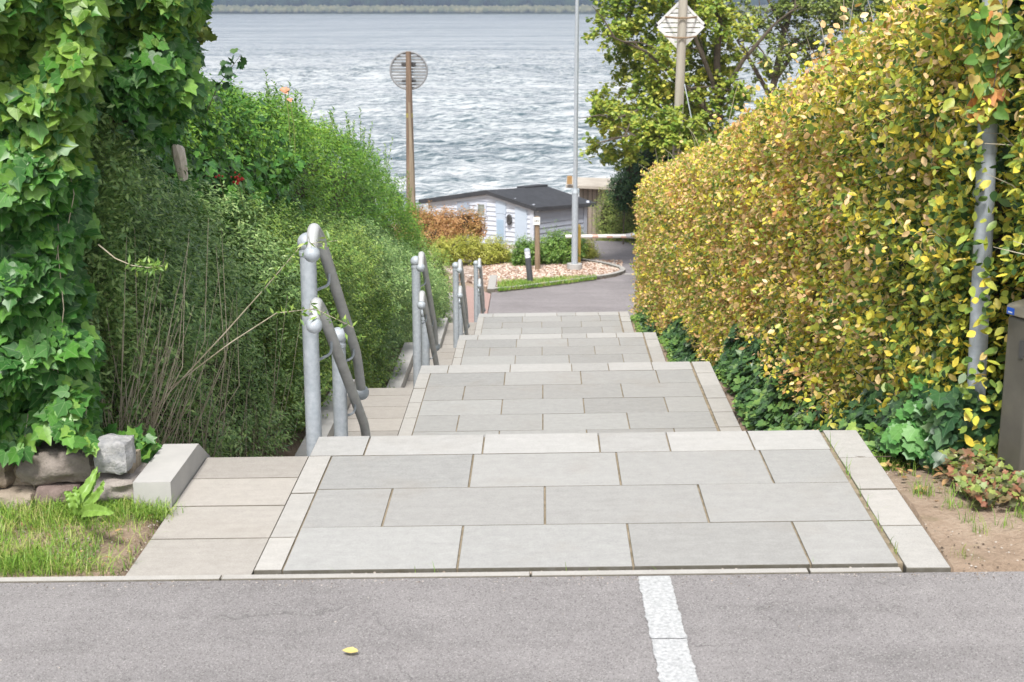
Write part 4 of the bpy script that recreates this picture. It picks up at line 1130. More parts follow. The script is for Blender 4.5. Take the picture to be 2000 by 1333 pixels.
for path, w in (([c0, at(150, 985, 5.0), at(175, 945, 5.05), at(190, 912, 5.1)], .026), ([c0, at(170, 990, 4.96), at(195, 960, 4.95), at(203, 938, 4.95)], .02), ([c0, at(165, 1000, 4.85), at(195, 998, 4.75), at(222, 1004, 4.70)], .030),
                ([c0, at(145, 990, 4.95), at(135, 968, 4.95), at(124, 962, 4.95)], .022), ([c0, at(150, 985, 4.98), at(148, 960, 5.0), at(146, 950, 5.0)], .018), ([c0, at(172, 975, 5.02), at(178, 950, 5.08), at(196, 922, 5.1)], .022)):
    big_leaf(path, w * .78, dk, GRN['dock'], wav=.006)

# mallow beside the ivy on the right
def rosette(name, label, c, n, rad, h, size, mat, tmpl=T_LOBED, cat='plant', stem=True):
    r = empty(name, c, label, cat); a = rng.uniform(0, 6.28, n); q = np.sqrt(rng.random(n)) * rad
    P = np.stack([c[0] + np.cos(a) * q, c[1] + np.sin(a) * q, c[2] + h * (1 - (q / rad) ** 2 * .6) * rng.uniform(.45, 1.05, n)], 1)
    Nn = unit(np.stack([np.cos(a) * q / rad, np.sin(a) * q / rad - .5, np.ones(n)], 1) + rng.normal(0, .25, (n, 3)))
    L = rng.uniform(*size, n); leaves('leaves', P, Nn, np.stack([np.cos(a), np.sin(a), -.3 + 0 * a], 1), L, L * 1.15, tmpl, mat, r, .2)
    b = MB()
    for p in P[:70]: b.tube([(c[0] + random.gauss(0, .02), c[1] + random.gauss(0, .02), c[2] - .03), (c[0] * .4 + p[0] * .6, c[1] * .4 + p[1] * .6, c[2] + (p[2] - c[2]) * .7), p], .0018, 5)
    b.build('stems', M['greenstem'], r)
def gp(px, py, Y):
    p = at(px, py, Y); return (p.x, p.y, p.z)
p = (1.72, 6.15, float(ground(1.72, 6.15))); rosette('mallow_plant', 'fresh green mallow with round lobed leaves in front of the dark ivy', (1.66, 5.86, float(ground(1.66, 5.86)) + .02), 150, .15, .34, (.045, .075), GRN['mallow'])
rosette('weed_plant', 'lower light green weed spreading beside the mallow at the foot of the ivy', (1.50, 6.25, float(ground(1.50, 6.25)) + .02), 110, .14, .20, (.03, .055), GRN['mid'])

# red and bronze creeper on the ground by the cabinet
n = 1500; r = empty('creeper', (1.85, 5.3, 0), 'bronze and red creeper patch spreading on the soil in front of the cabinet', 'creeper')
X = rng.uniform(1.60, 2.25, n); Y = rng.normal(5.22, .14, n) + (X - 1.8) * .05; k = (Y > 4.98) & (Y < 5.6); X, Y = X[k], Y[k]; n = len(X)
Z = ground(X, Y) + .01 + rng.random(n) * .07 * (1 + n3(X * 6, Y * 6, 1.))
nn = unit(rng.normal(0, .4, (n, 3)) + [-.1, -.6, 1]); h = rng.random(n)
L = rng.uniform(.018, .038, n)
leaves('leaves', np.stack([X, Y, Z], 1)[h < .75], nn[h < .75], rng.normal(0, 1, (n, 3))[h < .75], L[h < .75], L[h < .75] * .9, T_IVY, GRN['red'], r)
leaves('green_leaves', np.stack([X, Y, Z + .015], 1)[h >= .75], nn[h >= .75], rng.normal(0, 1, (n, 3))[h >= .75], L[h >= .75], L[h >= .75] * .9, T_IVY, GRN['olive'], r)
b = MB()
for k in range(9):
    x = 1.68 + k * .05; b.tube([(x, 5.3, .04), (x + .1, 5.1 + .02 * random.random(), .02 + float(shear(x, 5))), (x + .35, 5.08 + .04 * random.random(), .025 + float(shear(x, 5)))], .0022, 5)
b.build('runners', simple('red_runner', (.35, .06, .06), (.5, .12, .1), 20, .6, 0), r)['kind'] = 'stuff'

# ivy leaves at the foot of the hedge next to the cabinet
n = 700; X = rng.uniform(1.62, 1.9, n); Y = rng.uniform(5.55, 5.95, n); Z = ground(X, Y) + rng.random(n) * .34
r = empty('ivy', (1.75, 5.75, 0), 'large dark ivy leaves low down between the mallow and the cabinet', 'ivy')
nn, uu = orient(unit(np.tile([-.5, -1, .5], (n, 1))), .4, .6, .2); L = rng.uniform(.05, .095, n)
leaves('leaves', np.stack([X, Y, Z], 1), nn, uu, L, L * .95, T_IVY, GRN['ivy_dark'], r)
b = MB()
for k in range(14): x = random.uniform(1.64, 1.9); b.tube([(x, 5.9, float(ground(x, 5.9))), (x + .02, 5.75, .2), (x - .02, 5.7, .33)], .002, 5)
b.build('runners', M['stem'], r)['kind'] = 'stuff'

# ------------------------------------------------------------------ lamp post in the hedge with creeper
lp = empty('lamp_post', (1.80, 5.72, 0), 'pale grey galvanised post half swallowed by the beech hedge', 'post')
b = MB(); q0 = at(1905, 900, 5.60); q1 = at(1943, -140, 5.60); b.tube([q0 - Vector((0, 0, .3)), q0.lerp(q1, .5), q1], .037, 28); b.build('pole', M['steel'], lp, True)
b = MB(); m1 = q0.lerp(q1, .62); m0 = q0.lerp(q1, .60); b.tube([m0, m1], .040, 28); b.build('collar', M['steel'], lp, True)
n = 200; t = rng.random(n)
r = empty('creeper', tuple(at(1950, 100, 5.5)), 'orange and green creeper hanging round the pale post', 'creeper')
px = np.interp(t, [0, .3, .6, 1], [1925, 1950, 1940, 1925]) + rng.normal(0, 17, n); py = 15 + t * 215 + rng.normal(0, 8, n)
P = np.array([tuple(at(a, c, 5.50 + rng.normal(0, .02))) for a, c in zip(px, py)]); nn, uu = orient(unit(np.tile([-.1, -1, .2], (n, 1))), .3, 1.2, .1); L = rng.uniform(.035, .06, n)
leaves('leaves', P, nn, uu, L, L * .85, T_HEART, GRN['vine'], r)
b = MB(); b.tube([at(1900, 20, 5.5), at(1950, 40, 5.48), at(1950, 120, 5.47), at(1930, 230, 5.48)], .0025, 6); b.build('vine', M['bark'], r)
# dark foliage behind the post on the right
n = 1500; r = empty('ivy', (2.1, 6.0, 1.2), 'dark green ivy in the gap of the hedge right of the post', 'ivy')
px = rng.uniform(1935, 2100, n); py = rng.uniform(-80, 330, n); P = np.array([tuple(at(a, c, 5.85 + .3 * rng.random())) for a, c in zip(px, py)])
nn, uu = orient(unit(np.tile([-.2, -1, .2], (n, 1))), .4, .9, .2); L = rng.uniform(.05, .08, n); leaves('leaves', P, nn, uu, L, L * .9, T_IVY, GRN['ivy_dark'], r)
b = MB(); b.tube([at(1990, 350, 6.0), at(1970, 100, 6.0), at(1990, -60, 6.0)], .012, 8); b.build('stem', M['bark'], r)

# ------------------------------------------------------------------ street cabinet
cb = empty('cabinet', (2.0, 5.45, 0), 'dull bronze grey street cabinet with a pointed lid beside the hedge', 'cabinet')
def cabinet():
    M['cab'] = simple('cabinet_paint', (.10, .095, .08), (.17, .16, .135), 6, .38, .25, .002, 40, metal=.3, spec=.5)
    M['cabtop'] = simple('cabinet_lid', (.26, .24, .19), (.36, .33, .26), 9, .5, .25, .002, 40)
    # corner towards the viewer is C; the narrow side runs back left, the door runs right
    C = on(1990, 955, .04); A = Vector((C.x - .055, C.y + .13, 0)); B = Vector((C.x + .55, C.y - .02 + .06, 0)); C.z = 0; D = A + (B - C)
    z0, z1 = -.02, .70
    def ring(z, s=1.0, mid=(A + D + B + C) / 4): return [(mid.x + (p.x - mid.x) * s, mid.y + (p.y - mid.y) * s, z) for p in (C, B, D, A)]
    b = MB(); vs = ring(z0 + .09) + ring(z1)
    b.add(vs, [(0, 1, 5, 4), (1, 2, 6, 5), (2, 3, 7, 6), (3, 0, 4, 7), (4, 5, 6, 7), (3, 2, 1, 0)]); o = b.build('body', M['cab'], cb)
    bv = o.modifiers.new('bevel', 'BEVEL'); bv.width = .012; bv.segments = 3
    b = MB(); vs = ring(z1 + .004, 1.03) + ring(z1 + .045, 1.03) + ring(z1 + .075, .75)
    b.add(vs, [(0, 1, 5, 4), (1, 2, 6, 5), (2, 3, 7, 6), (3, 0, 4, 7), (4, 5, 9, 8), (5, 6, 10, 9), (6, 7, 11, 10), (7, 4, 8, 11), (8, 9, 10, 11), (3, 2, 1, 0)])
    o = b.build('lid', M['cabtop'], cb); bv = o.modifiers.new('bevel', 'BEVEL'); bv.width = .008; bv.segments = 3
    b = MB(); vs = ring(z0 - .1, 1.06) + ring(z0 + .088, 1.02)
    b.add(vs, [(0, 1, 5, 4), (1, 2, 6, 5), (2, 3, 7, 6), (3, 0, 4, 7), (4, 5, 6, 7), (3, 2, 1, 0)]); b.build('plinth', M['stringer'], cb)
    # door on the right face, with a dark gap
    d = (B - C).normalized(); nrm = Vector((d.y, -d.x, 0)); 
    if nrm.y > 0: nrm = -nrm
    p0 = C + d * .045 + nrm * .012; p1 = C + d * .50 + nrm * .012; b = MB()
    vs = [(p0.x, p0.y, .09), (p1.x, p1.y, .09), (p1.x, p1.y, .67), (p0.x, p0.y, .67)]; q = nrm * .01
    vs += [(v[0] - q.x, v[1] - q.y, v[2]) for v in vs]
    b.add(vs, [(0, 1, 2, 3), (4, 7, 6, 5), (0, 4, 5, 1), (1, 5, 6, 2), (2, 6, 7, 3), (3, 7, 4, 0)]); b.build('door', M['cab'], cb)
    # lock on the narrow face, blue sticker on the lid
    s = (C - A).normalized(); ns = Vector((s.y, -s.x, 0))
    if ns.y > 0: ns = -ns
    def plate(name, a0, a1, za, zb_, off, mat, base=A, dd=s, nn_=ns, th=.01):
        p = base + dd * a0 + nn_ * off; q_ = base + dd * a1 + nn_ * off; b = MB()
        vs = [(p.x, p.y, za), (q_.x, q_.y, za), (q_.x, q_.y, zb_), (p.x, p.y, zb_)]; w = nn_ * th
        vs += [(v[0] - w.x, v[1] - w.y, v[2]) for v in vs]
        b.add(vs, [(0, 1, 2, 3), (4, 7, 6, 5), (0, 4, 5, 1), (1, 5, 6, 2), (2, 6, 7, 3), (3, 7, 4, 0)]); return b.build(name, mat, cb)
    plate('lock', .085, .105, .55, .62, .006, M['dark_steel'])
    st_ = plate('sticker', .005, .045, .708, .734, .009, simple('blue_sticker', (.02, .10, .55), (.03, .14, .62), 10, .4, 0))
    plate('sticker_mark', .013, .035, .714, .719, .0102, simple('white_print', (.7, .75, .8), (.8, .85, .9), 10, .4, 0), th=.0015).parent = st_
cabinet()

# ------------------------------------------------------------------ lower road, path and planted island
ZR = -3.87
def sheet(name, poly, z, mat, thick=.25, kind='structure', label=None, cat=None):
    b = MB(); n = len(poly); vs = [(p[0], p[1], z) for p in poly] + [(p[0], p[1], z - thick) for p in poly]
    b.add(vs, [tuple(range(n))] + [(k, n + k, n + (k + 1) % n, (k + 1) % n) for k in range(n)])
    return tag(b.build(name, mat), label, cat, None, kind)
zr_ = lambda p: (p.x, p.y)
curve = [zr_(on(px, py, ZR)) for px, py in ((967, 571), (1000, 568), (1030, 564.5), (1060, 561), (1090, 557), (1120, 553), (1150, 549), (1180, 545), (1202, 541), (1217, 536.5))]
curve_back = [zr_(on(px, py, ZR)) for px, py in ((1222, 533), (1218, 528), (1195, 521), (1165, 515), (1130, 510.5))]
sheet('road', [(-1.0, 23.38), (2.3, 23.38), (4.2, 35), (1.2, 35), (-1.0, 30)], ZR, M['asphalt2'])
M['redbrick'] = simple('red_brick_path', (.32, .21, .185), (.44, .31, .275), 40, .85, .5, .003, 60)
sheet('path', [(-1.42, 22.8), (-1.012, 22.8), (-1.012, 28.3), (-1.55, 29.2)], ZR + .004, M['redbrick'])
sheet('path', [(-3.2, 22.6), (-1.43, 22.8), (-1.56, 28.4), (-3.2, 29.0)], ZR - .02, M['lane'])
def bark_mat():
    m, t, out = newmat('bark_mulch')
    g = t.nodes.new("ShaderNodeNewGeometry"); v = N_(t, "ShaderNodeTexVoronoi", Scale=14.0); t.links.new(mapped(t, (1, .8, 1)), v.inputs['Vector'])
    sc = t.nodes.new("ShaderNodeSeparateColor"); t.links.new(v.outputs['Color'], sc.inputs[0])
    r = ramp(t, [(0, (.16, .10, .07)), (.4, (.34, .26, .21)), (.75, (.48, .39, .34)), (1, (.62, .56, .52))]); t.links.new(sc.outputs[0], r.inputs[0])
    b = N_(t, "ShaderNodeBsdfPrincipled", Roughness=.9); t.links.new(r.outputs[0], b.inputs['Base Color'])
    t.links.new(bump(t, v.outputs['Distance'], .8, .03), b.inputs['Normal']); t.links.new(b.outputs[0], out.inputs['Surface']); return m
M['mulch'] = bark_mat()
left_edge = [(-1.02, 29.6), (-1.6, 30.2), (-3.6, 31.0), (-7, 31.5), (-8, 34.2)]
isl = curve + curve_back + [(1.3, 34.2)] + left_edge[::-1]
sheet('ground', isl, ZR + .035, M['mulch'], .3)
kb = MB()
full = curve + curve_back
for (x0, y0), (x1, y1) in zip(full, full[1:]):
    L_ = math.hypot(x1 - x0, y1 - y0); k = max(1, int(L_ / .45))
    for q in range(k):
        a = Vector((x0 + (x1 - x0) * q / k, y0 + (y1 - y0) * q / k, 0)); c = Vector((x0 + (x1 - x0) * (q + .97) / k, y0 + (y1 - y0) * (q + .97) / k, 0))
        d = (c - a).normalized(); s = Vector((-d.y, d.x, 0)) * .11
        vs = [(p.x, p.y, z) for z in (ZR - .1, ZR + .075) for p in (a, c, c + s, a + s)]
        kb.add(vs, [(4, 5, 6, 7), (0, 1, 5, 4), (1, 2, 6, 5), (2, 3, 7, 6), (3, 0, 4, 7)])
x0, y0 = curve[0]; kb.box(x0 - .16, x0 - .002, y0 - .02, y0 + 1.5, ZR - .1, ZR + .07)
tag(kb.build('kerb', M['kerb']), kind='structure')
p = on(1217, 537, ZR); sheet('road_edge_line', [(p.x + .02, p.y), (p.x + 1.5, p.y + .02), (p.x + 1.5, p.y + .14), (p.x + .02, p.y + .12)], ZR + .006, M['kerb'], .02)
# mulch chips with real height
pp = []
while len(pp) < 3000:
    px, py = random.uniform(945, 1215), random.uniform(508, 560); lim = np.interp(px, [945, 1000, 1100, 1215], [563, 548, 541, 533])
    if py < lim: q = on(px, py, ZR + .04); pp.append((q.x, q.y, ZR + .035))
mm = [simple('chip_a', (.38, .27, .21), (.52, .41, .34), 9, .9, 0), simple('chip_b', (.60, .48, .39), (.72, .62, .54), 9, .9, 0), simple('chip_c', (.20, .11, .07), (.32, .19, .12), 9, .9, 0)]
chips('mulch', 'pale bark mulch and stone chips between the shrubs of the island', pp, (.015, .038), mm, 'mulch', .5)
pts = []
while len(pts) < 5500:
    px, py = random.uniform(972, 1165), random.uniform(540, 570); hi = np.interp(px, [970, 1060, 1165], [569, 559.5, 545.5]); lo_ = np.interp(px, [970, 1060, 1165], [553, 546, 541])
    if lo_ + random.gauss(0, 2) < py < hi: q = on(px, py, ZR + .04); pts.append((q.x, q.y, ZR + .03))
grass('grass', 'strip of short grass inside the kerb around the small light bollard', pts, .04, .10, .010, lean=.8)

def P3(px, py, Y): p = at(px, py, Y); return (p.x, p.y, p.z)
# street lamp (lower part and upper part of its mast)
a = on(1122, 524, ZR + .05); lm = empty('street_lamp', (a.x, a.y, ZR), 'tall slim pale blue street lamp mast on a round concrete foot by the barrier', 'lamp post')
b = MB(); b.tube([(a.x, a.y, ZR + .1), (a.x, a.y, -2.16)], .070, 20); b.build('mast', M['steel'], lm, True)
b = MB(); b.tube([(a.x, a.y, -2.16), (a.x, a.y, -2.06)], [.078, .046], 20); b.build('collar', M['steel'], lm, True)
b = MB(); b.tube([(a.x, a.y, -2.08), (a.x, a.y, .35), (a.x, a.y, 2.9)], [.046, .044, .038], 18); b.build('upper_mast', M['steel'], lm, True)
b = MB(); b.tube([(a.x, a.y, -.02), (a.x, a.y, .02)], .050, 18); b.build('joint', M['steel'], lm, True)
b = MB(); b.tube([(a.x, a.y, ZR), (a.x, a.y, ZR + .15)], .17, 24); b.build('foot', M['stringer'], lm, True)

# short light bollard
a = on(1036, 552, ZR + .04); bo = empty('light_bollard', (a.x, a.y, ZR), 'short leaning grey bollard with a white lit band on the grass strip', 'bollard')
tp = Vector((a.x - .075, a.y, ZR + .76)); bs = Vector((a.x, a.y, ZR + .02)); D = tp - bs
b = MB(); b.tube([bs, bs + D * .74], .062, 20); b.build('post', simple('anthracite', (.06, .065, .075), (.09, .095, .105), 10, .6, 0), bo, True)
b = MB(); b.tube([bs + D * .74, bs + D * .93], .060, 20); b.build('lens', simple('white_lens', (.75, .77, .8), (.85, .87, .9), 10, .3, 0), bo, True)
b = MB(); b.tube([bs + D * .825, bs + D * .84], .0625, 20); b.build('ring', M['steel'], bo, True)
b = MB(); b.tube([bs + D * .93, bs + D * .96, bs + D * 1.0], [.064, .062, .045], 20); b.build('cap', M['steel'], bo, True)

# wooden post with small white plate
a = on(1050, 526, ZR + .05); wp = empty('sign_post', (a.x, a.y, ZR), 'brown wooden post carrying a small white plate among the green bushes', 'sign post')
M['wood'] = simple('brown_wood', (.17, .115, .07), (.36, .27, .18), 9, .85, .4, .004, 40, stretch=(4, 4, .4))
b = MB(); top = at(1049, 423, a.y); b.tube([(a.x, a.y, ZR), (top.x, a.y, top.z)], [.062, .055], 14); b.build('post', M['wood'], wp, True)
q = at(1048, 432, a.y - .06); b = MB(); b.box(q.x - .075, q.x + .075, q.y - .018, q.y - .003, q.z - .085, q.z + .085); pl = b.build('plate', simple('white_plate', (.72, .72, .70), (.82, .82, .8), 10, .5, 0), wp)
b = MB()
for k, (dx, w) in enumerate(((-.045, .02), (-.01, .025), (.03, .02))): b.box(q.x + dx, q.x + dx + w, q.y - .0205, q.y - .0185, q.z - .01, q.z + .012 + .008 * (k % 2))
pr = b.build('print', M['dark_steel'], pl)

# barrier
a = at(1126, 500, 31.5); br_ = empty('barrier', (a.x, 31.6, ZR), 'raised-arm road barrier with a white boom and a yellow stand behind the lamp mast', 'barrier')
b = MB(); b.box(a.x - .09, a.x + .09, 31.45, 31.7, ZR, ZR + .92, bev=.02); b.build('stand', simple('yellow_paint', (.42, .28, .05), (.55, .38, .09), 9, .5, 0), br_)
z = at(1180, 461, 31.5).z; xe = at(1240, 461, 31.5).x
b = MB(); b.tube([(a.x - .25, 31.5, z - .02), (xe - .15, 31.5, z)], .042, 16); b.build('boom', simple('white_boom', (.74, .72, .68), (.85, .84, .82), 6, .5, 0), br_, True)
b = MB(); b.tube([(xe - .2, 31.5, z), (xe - .08, 31.5, z + .005), (xe + .3, 31.5, z + .01)], [.045, .062, .062], 16); b.build('boom_end', simple('grey_rubber', (.34, .34, .36), (.46, .46, .48), 9, .6, 0), br_, True)
b = MB(); b.tube([(xe + .2, 31.5, ZR), (xe + .2, 31.5, z - .04)], .04, 12); b.build('rest_post', M['steel'], br_, True)
for k in range(4):
    x = a.x + .35 + k * .32; b = MB(); b.tube([(x, 31.5, z - .012 + .002 * k), (x + .13, 31.5, z - .011 + .002 * k)], .0432, 16, cap=False)
    b.build('stripe', simple('faded_red', (.60, .35, .27), (.72, .5, .42), 20, .6, 0), br_, True)

# pinkish boulder and small white tilted board
def boulder(px, py, Y, s, c1, c2, label, sd):
    p = at(px, py, Y); b = MB(); b.ball((0, 0, 0), 1, 26, 18); out = []
    for v in b.v:
        n_ = 1 + .25 * mnoise.noise(Vector(v) * 1.5 + Vector((sd, 0, 0))) + .08 * mnoise.noise(Vector(v) * 4)
        out.append((p.x + v[0] * s[0] * n_, p.y + v[1] * s[1] * n_, p.z + v[2] * s[2] * n_))
    b.v = out; tag(b.build('boulder', simple('boulder_%d' % sd, c1, c2, 5, .9, .8, .02, 20), None, True), label, 'boulder')
boulder(1170, 500, 34.2, (.28, .25, .20), (.30, .22, .20), (.50, .42, .40), 'pinkish boulder at the foot of the olive hedge beside the road', 11)
boulder(1187, 506, 34.0, (.13, .12, .09), (.32, .28, .25), (.52, .48, .45), 'small grey stone right of the pinkish boulder', 12)
p = at(998, 492, 32.0); b = MB(); b.ball((0, 0, 0), 1, 20, 12)  # white object of unknown kind, modelled as a tilted oval panel
b.v = [tuple(Matrix.Rotation(math.radians(28), 3, 'Y') @ Vector((v[0] * .15, v[1] * .10, v[2] * .055)) + p) for v in b.v]
wl = empty('white_panel', tuple(p), 'small white tilted oval panel peeping between the bushes', 'light'); b.build('panel_body', simple('white_shell', (.75, .75, .74), (.85, .85, .84), 10, .4, 0), wl, True)
b = MB(); b.tube([(p.x, p.y, ZR), (p.x, p.y, p.z - .03)], .015, 8); b.build('stake', M['dark_steel'], wl, True)

# ------------------------------------------------------------------ bushes
def bush(label, ells, n, mat, size, slim=.4, tmpl=T_SMALL, up=.4, name='bush', spread=.6, cat='bush', stems=12, zg=ZR, fuzzy=.42):
    """ells: (centre, radii)"""
    c0 = np.mean([e[0] for e in ells], 0); r = empty(name, (c0[0], c0[1], zg), label, cat)
    wts = np.array([e[1][0] * e[1][2] for e in ells]); ids = rng.choice(len(ells), n, p=wts / wts.sum())
    C = np.array([e[0] for e in ells])[ids]; R = np.array([e[1] for e in ells])[ids]
    d = unit(rng.normal(0, 1, (n, 3))); d[:, 1] = -np.abs(d[:, 1]) * np.where(rng.random(n) < .72, 1, -1)
    rad = 1 - fuzzy * rng.random(n) ** 1.3 + np.minimum(rng.exponential(.07, n), .4) + .22 * n3(d[:, 0] * 3, d[:, 2] * 3.3, d[:, 1] * 3, 1.5)
    P = C + d * R * rad[:, None]; k = P[:, 2] > zg; P, d = P[k], d[k]
    nn, uu = orient(d, spread, -up, .3)
    q = rng.random(len(P)) < .06; Ps, Ns, Us = sprays(P[q], d[q], 12, .30, 1.0, .5, .01); kp = ~q & (rng.random(len(P)) < .4)
    P = np.concatenate([P[kp], Ps]); nn = np.concatenate([nn[kp], Ns]); uu = np.concatenate([uu[kp], Us])
    L = rng.uniform(*size, len(P))
    leaves('leaves', P, nn, uu, L, L * slim, tmpl, mat, r, .3)
    b = MB()
    for k in range(stems):
        e = random.choice(ells); b.tube([(e[0][0] + random.gauss(0, .05), e[0][1] + random.gauss(0, .05), zg - .05), (e[0][0] + random.gauss(0, .3) * e[1][0], e[0][1] + random.gauss(0, .2) * e[1][1], e[0][2] + .5 * e[1][2])], [.012, .004], 5)
    b.build('stems', M['bark'], r)['kind'] = 'stuff'
    b = MB()
    for e in ells: b.ball(e[0], 1, 14, 10, sc=tuple(q * .62 for q in e[1]))
    b.build('inner_core', M['twig'], r, True)['kind'] = 'stuff'  # solid dark core inside each clump, in place of branches
    return r
def E(px, py, Y, rx, ry_, rz): return (P3(px, py, Y), (rx, ry_, rz))
bush('wide rust brown shrub in front of the white hut', [E(835, 440, 34, .46, .45, .46), E(870, 444, 34.2, .42, .45, .42), E(908, 440, 34, .34, .4, .42), E(932, 445, 34, .2, .3, .36), E(812, 438, 34, .28, .4, .40), E(850, 465, 33.6, .6, .4, .35), E(800, 450, 34, .35, .4, .5)], 21000, GRN['rust'], (.04, .075), .4, zg=ZR)
bush('golden green bush left of the pair in front of the rust brown shrub', [E(893, 492, 31.5, .32, .3, .33), E(925, 486, 31.4, .22, .25, .28), E(866, 490, 31.8, .25, .3, .28)], 8500, GRN['yel'], (.035, .065), .32, up=.8)
bush('golden green bush right of the pair, just left of the white oval panel', [E(968, 492, 31.8, .30, .3, .33), E(952, 500, 31.6, .25, .3, .25), E(990, 508, 31.9, .16, .2, .2)], 7500, GRN['yel'], (.035, .065), .32, up=.8)
bush('rounded green bush behind the light bollard', [E(1025, 492, 31.5, .25, .28, .32), E(1042, 500, 31.6, .2, .25, .28), E(1012, 508, 31.5, .14, .2, .18)], 7500, GRN['mid'], (.03, .055), .45)
bush('large rounded green bush between the wooden post and the lamp mast', [E(1088, 482, 31.8, .38, .3, .36), E(1108, 494, 31.7, .3, .3, .30), E(1070, 498, 31.7, .28, .3, .28), E(1122, 478, 32.2, .25, .3, .3)], 12000, GRN['mid'], (.03, .06), .45)
bush('feathery pale green bush just right of the lamp mast', [E(1140, 490, 32.6, .28, .3, .28), E(1152, 500, 32.8, .22, .25, .18)], 4200, GRN['yel'], (.05, .09), .16, up=1.2)
bush('straggly green shrub at the lower end of the left hedge beside the path', [E(820, 520, 27, .42, .5, .6), E(850, 540, 26.5, .30, .5, .5), E(805, 560, 26, .4, .6, .55), E(862, 575, 25.5, .2, .5, .35)], 14000, GRN['lon_y'], (.035, .06), .34, up=.7, zg=-3.9)
bush('olive hedge plants along the road behind the barrier boom', [E(1188, 430, 36.0, .35, .5, .75), E(1210, 440, 35.8, .35, .5, .8), E(1235, 425, 35.5, .4, .5, .95), E(1205, 480, 35.4, .45, .5, .45), E(1265, 400, 35, .5, .5, 1.1), E(1245, 480, 35, .4, .4, .5)], 26000, GRN['olive'], (.05, .095), .25, up=.9, zg=-4.3, name='hedge_bush')
bush('dark green bushy conifer under the spreading tree', [E(1250, 330, 34, .55, .6, .7), E(1290, 300, 33.5, .6, .6, .9), E(1220, 372, 34.5, .4, .5, .5), E(1330, 290, 33, .6, .6, 1.0)], 20000, GRN['conif'], (.05, .10), .4, zg=-4.3, name='conifer')

# ------------------------------------------------------------------ trees
def tree(label, trunk, limbs, clumps, n, mat, size, tmpl, name='tree'):
    r = empty(name, trunk[0], label, 'tree')
    b = MB(); m = len(trunk); b.tube(trunk, [.13 * (1 - .6 * i / (m - 1)) for i in range(m)], 14); b.build('trunk', M['bark'], r, True)
    for L_ in limbs:
        b = MB(); k = len(L_); b.tube(L_, [.06 * (1 - .8 * i / (k - 1)) for i in range(k)], 8)
        for q in range(7):
            i = random.randrange(k - 1); a = Vector(L_[i]).lerp(Vector(L_[i + 1]), random.random()); e = a + Vector((random.gauss(0, .4), random.gauss(0, .4), random.gauss(.1, .35)))
            b.tube([a, (a + e) / 2 + Vector((0, 0, .06)), e], [.022, .014, .005], 5)
        b.build('limb', M['bark'], r, True)
    P = []; U = []; tb = MB()
    for (c, R, dens) in clumps:
        c = np.array(c); k = int(n * dens * R * R)
        # sprays: short twigs, each carrying a fan of leaves
        for s_ in range(max(4, k // 22)):
            d = unit(rng.normal(0, 1, 3)); p = c + d * R * (rng.random() ** .45) * np.array([1, .9, .75]); tw_ = unit(d + rng.normal(0, .6, 3) + [0, 0, -.1]) * rng.uniform(.14, .32)
            tb.tube([p - tw_ * .4, p + tw_], [.006, .002], 4, cap=False)
            q = p + tw_ * rng.random((22, 1)) * 1.1 + rng.normal(0, .035, (22, 3)); P.append(q); U.append(np.tile(tw_, (22, 1)) + rng.normal(0, .25, (22, 3)))
    P = np.concatenate(P); U = np.concatenate(U); nn = unit(rng.normal(0, .5, P.shape) + [0, -.25, .9]); L = rng.uniform(*size, len(P))
    leaves('crown', P, nn, U, L, L * .8, tmpl, mat, r, .4)
    tb.build('twigs', M['bark'], r)['kind'] = 'stuff'
Y = 30.0
tr = [P3(1395, 700, 30.5), P3(1398, 420, 30.5), P3(1405, 260, 30.5), P3(1400, 120, 30.4), P3(1410, -20, 30.3)]
lim = [[P3(1398, 300, 30.5), P3(1330, 225, 30.2), P3(1260, 210, 30), P3(1195, 235, 29.8)], [P3(1402, 240, 30.5), P3(1340, 170, 30), P3(1260, 100, 29.8), P3(1190, 70, 29.5)],
       [P3(1400, 180, 30.4), P3(1360, 80, 30.2), P3(1330, -10, 30), P3(1290, -80, 30)], [P3(1400, 330, 30.5), P3(1310, 290, 30), P3(1230, 265, 29.7), P3(1165, 280, 29.6)],
       [P3(1402, 200, 30.4), P3(1450, 120, 30.2), P3(1510, 50, 30), P3(1560, 10, 30)]]
cl = []
for (px, py, R, dn) in ((1190, 60, .34, 1), (1235, 30, .42, 1), (1290, 15, .45, 1), (1340, -20, .5, 1), (1215, 105, .38, .9), (1255, 95, .42, 1), (1300, 110, .48, 1), (1350, 70, .5, 1), (1230, 160, .34, 1), (1275, 175, .45, 1), (1330, 190, .5, 1.1), (1385, 150, .5, 1),
                        (1170, 205, .30, .9), (1190, 225, .34, 1), (1225, 240, .42, 1.1), (1270, 250, .45, 1), (1320, 260, .5, 1.1), (1180, 285, .28, .8), (1215, 300, .34, 1), (1380, 230, .5, 1.1), (1430, 190, .42, .9), (1420, 110, .42, .8), (1400, 30, .5, .9), (1440, 60, .36, .7), (1240, -20, .4, 1), (1190, 5, .3, .9), (1395, 300, .5, 1)):
    cl.append((P3(px, py, (27.6 if 235 < py and px > 1240 else 30.3) + random.uniform(-.3, .9)), R, dn))
tree('leafy tree turning yellow green, its crown spreading over the water right of the lamp mast', tr, lim, cl, 5000, GRN['tree'], (.055, .10), T_LOBED)
tr = [P3(1505, 700, 38), P3(1500, 300, 38), P3(1510, 170, 38), P3(1530, 70, 38), P3(1560, -30, 38)]
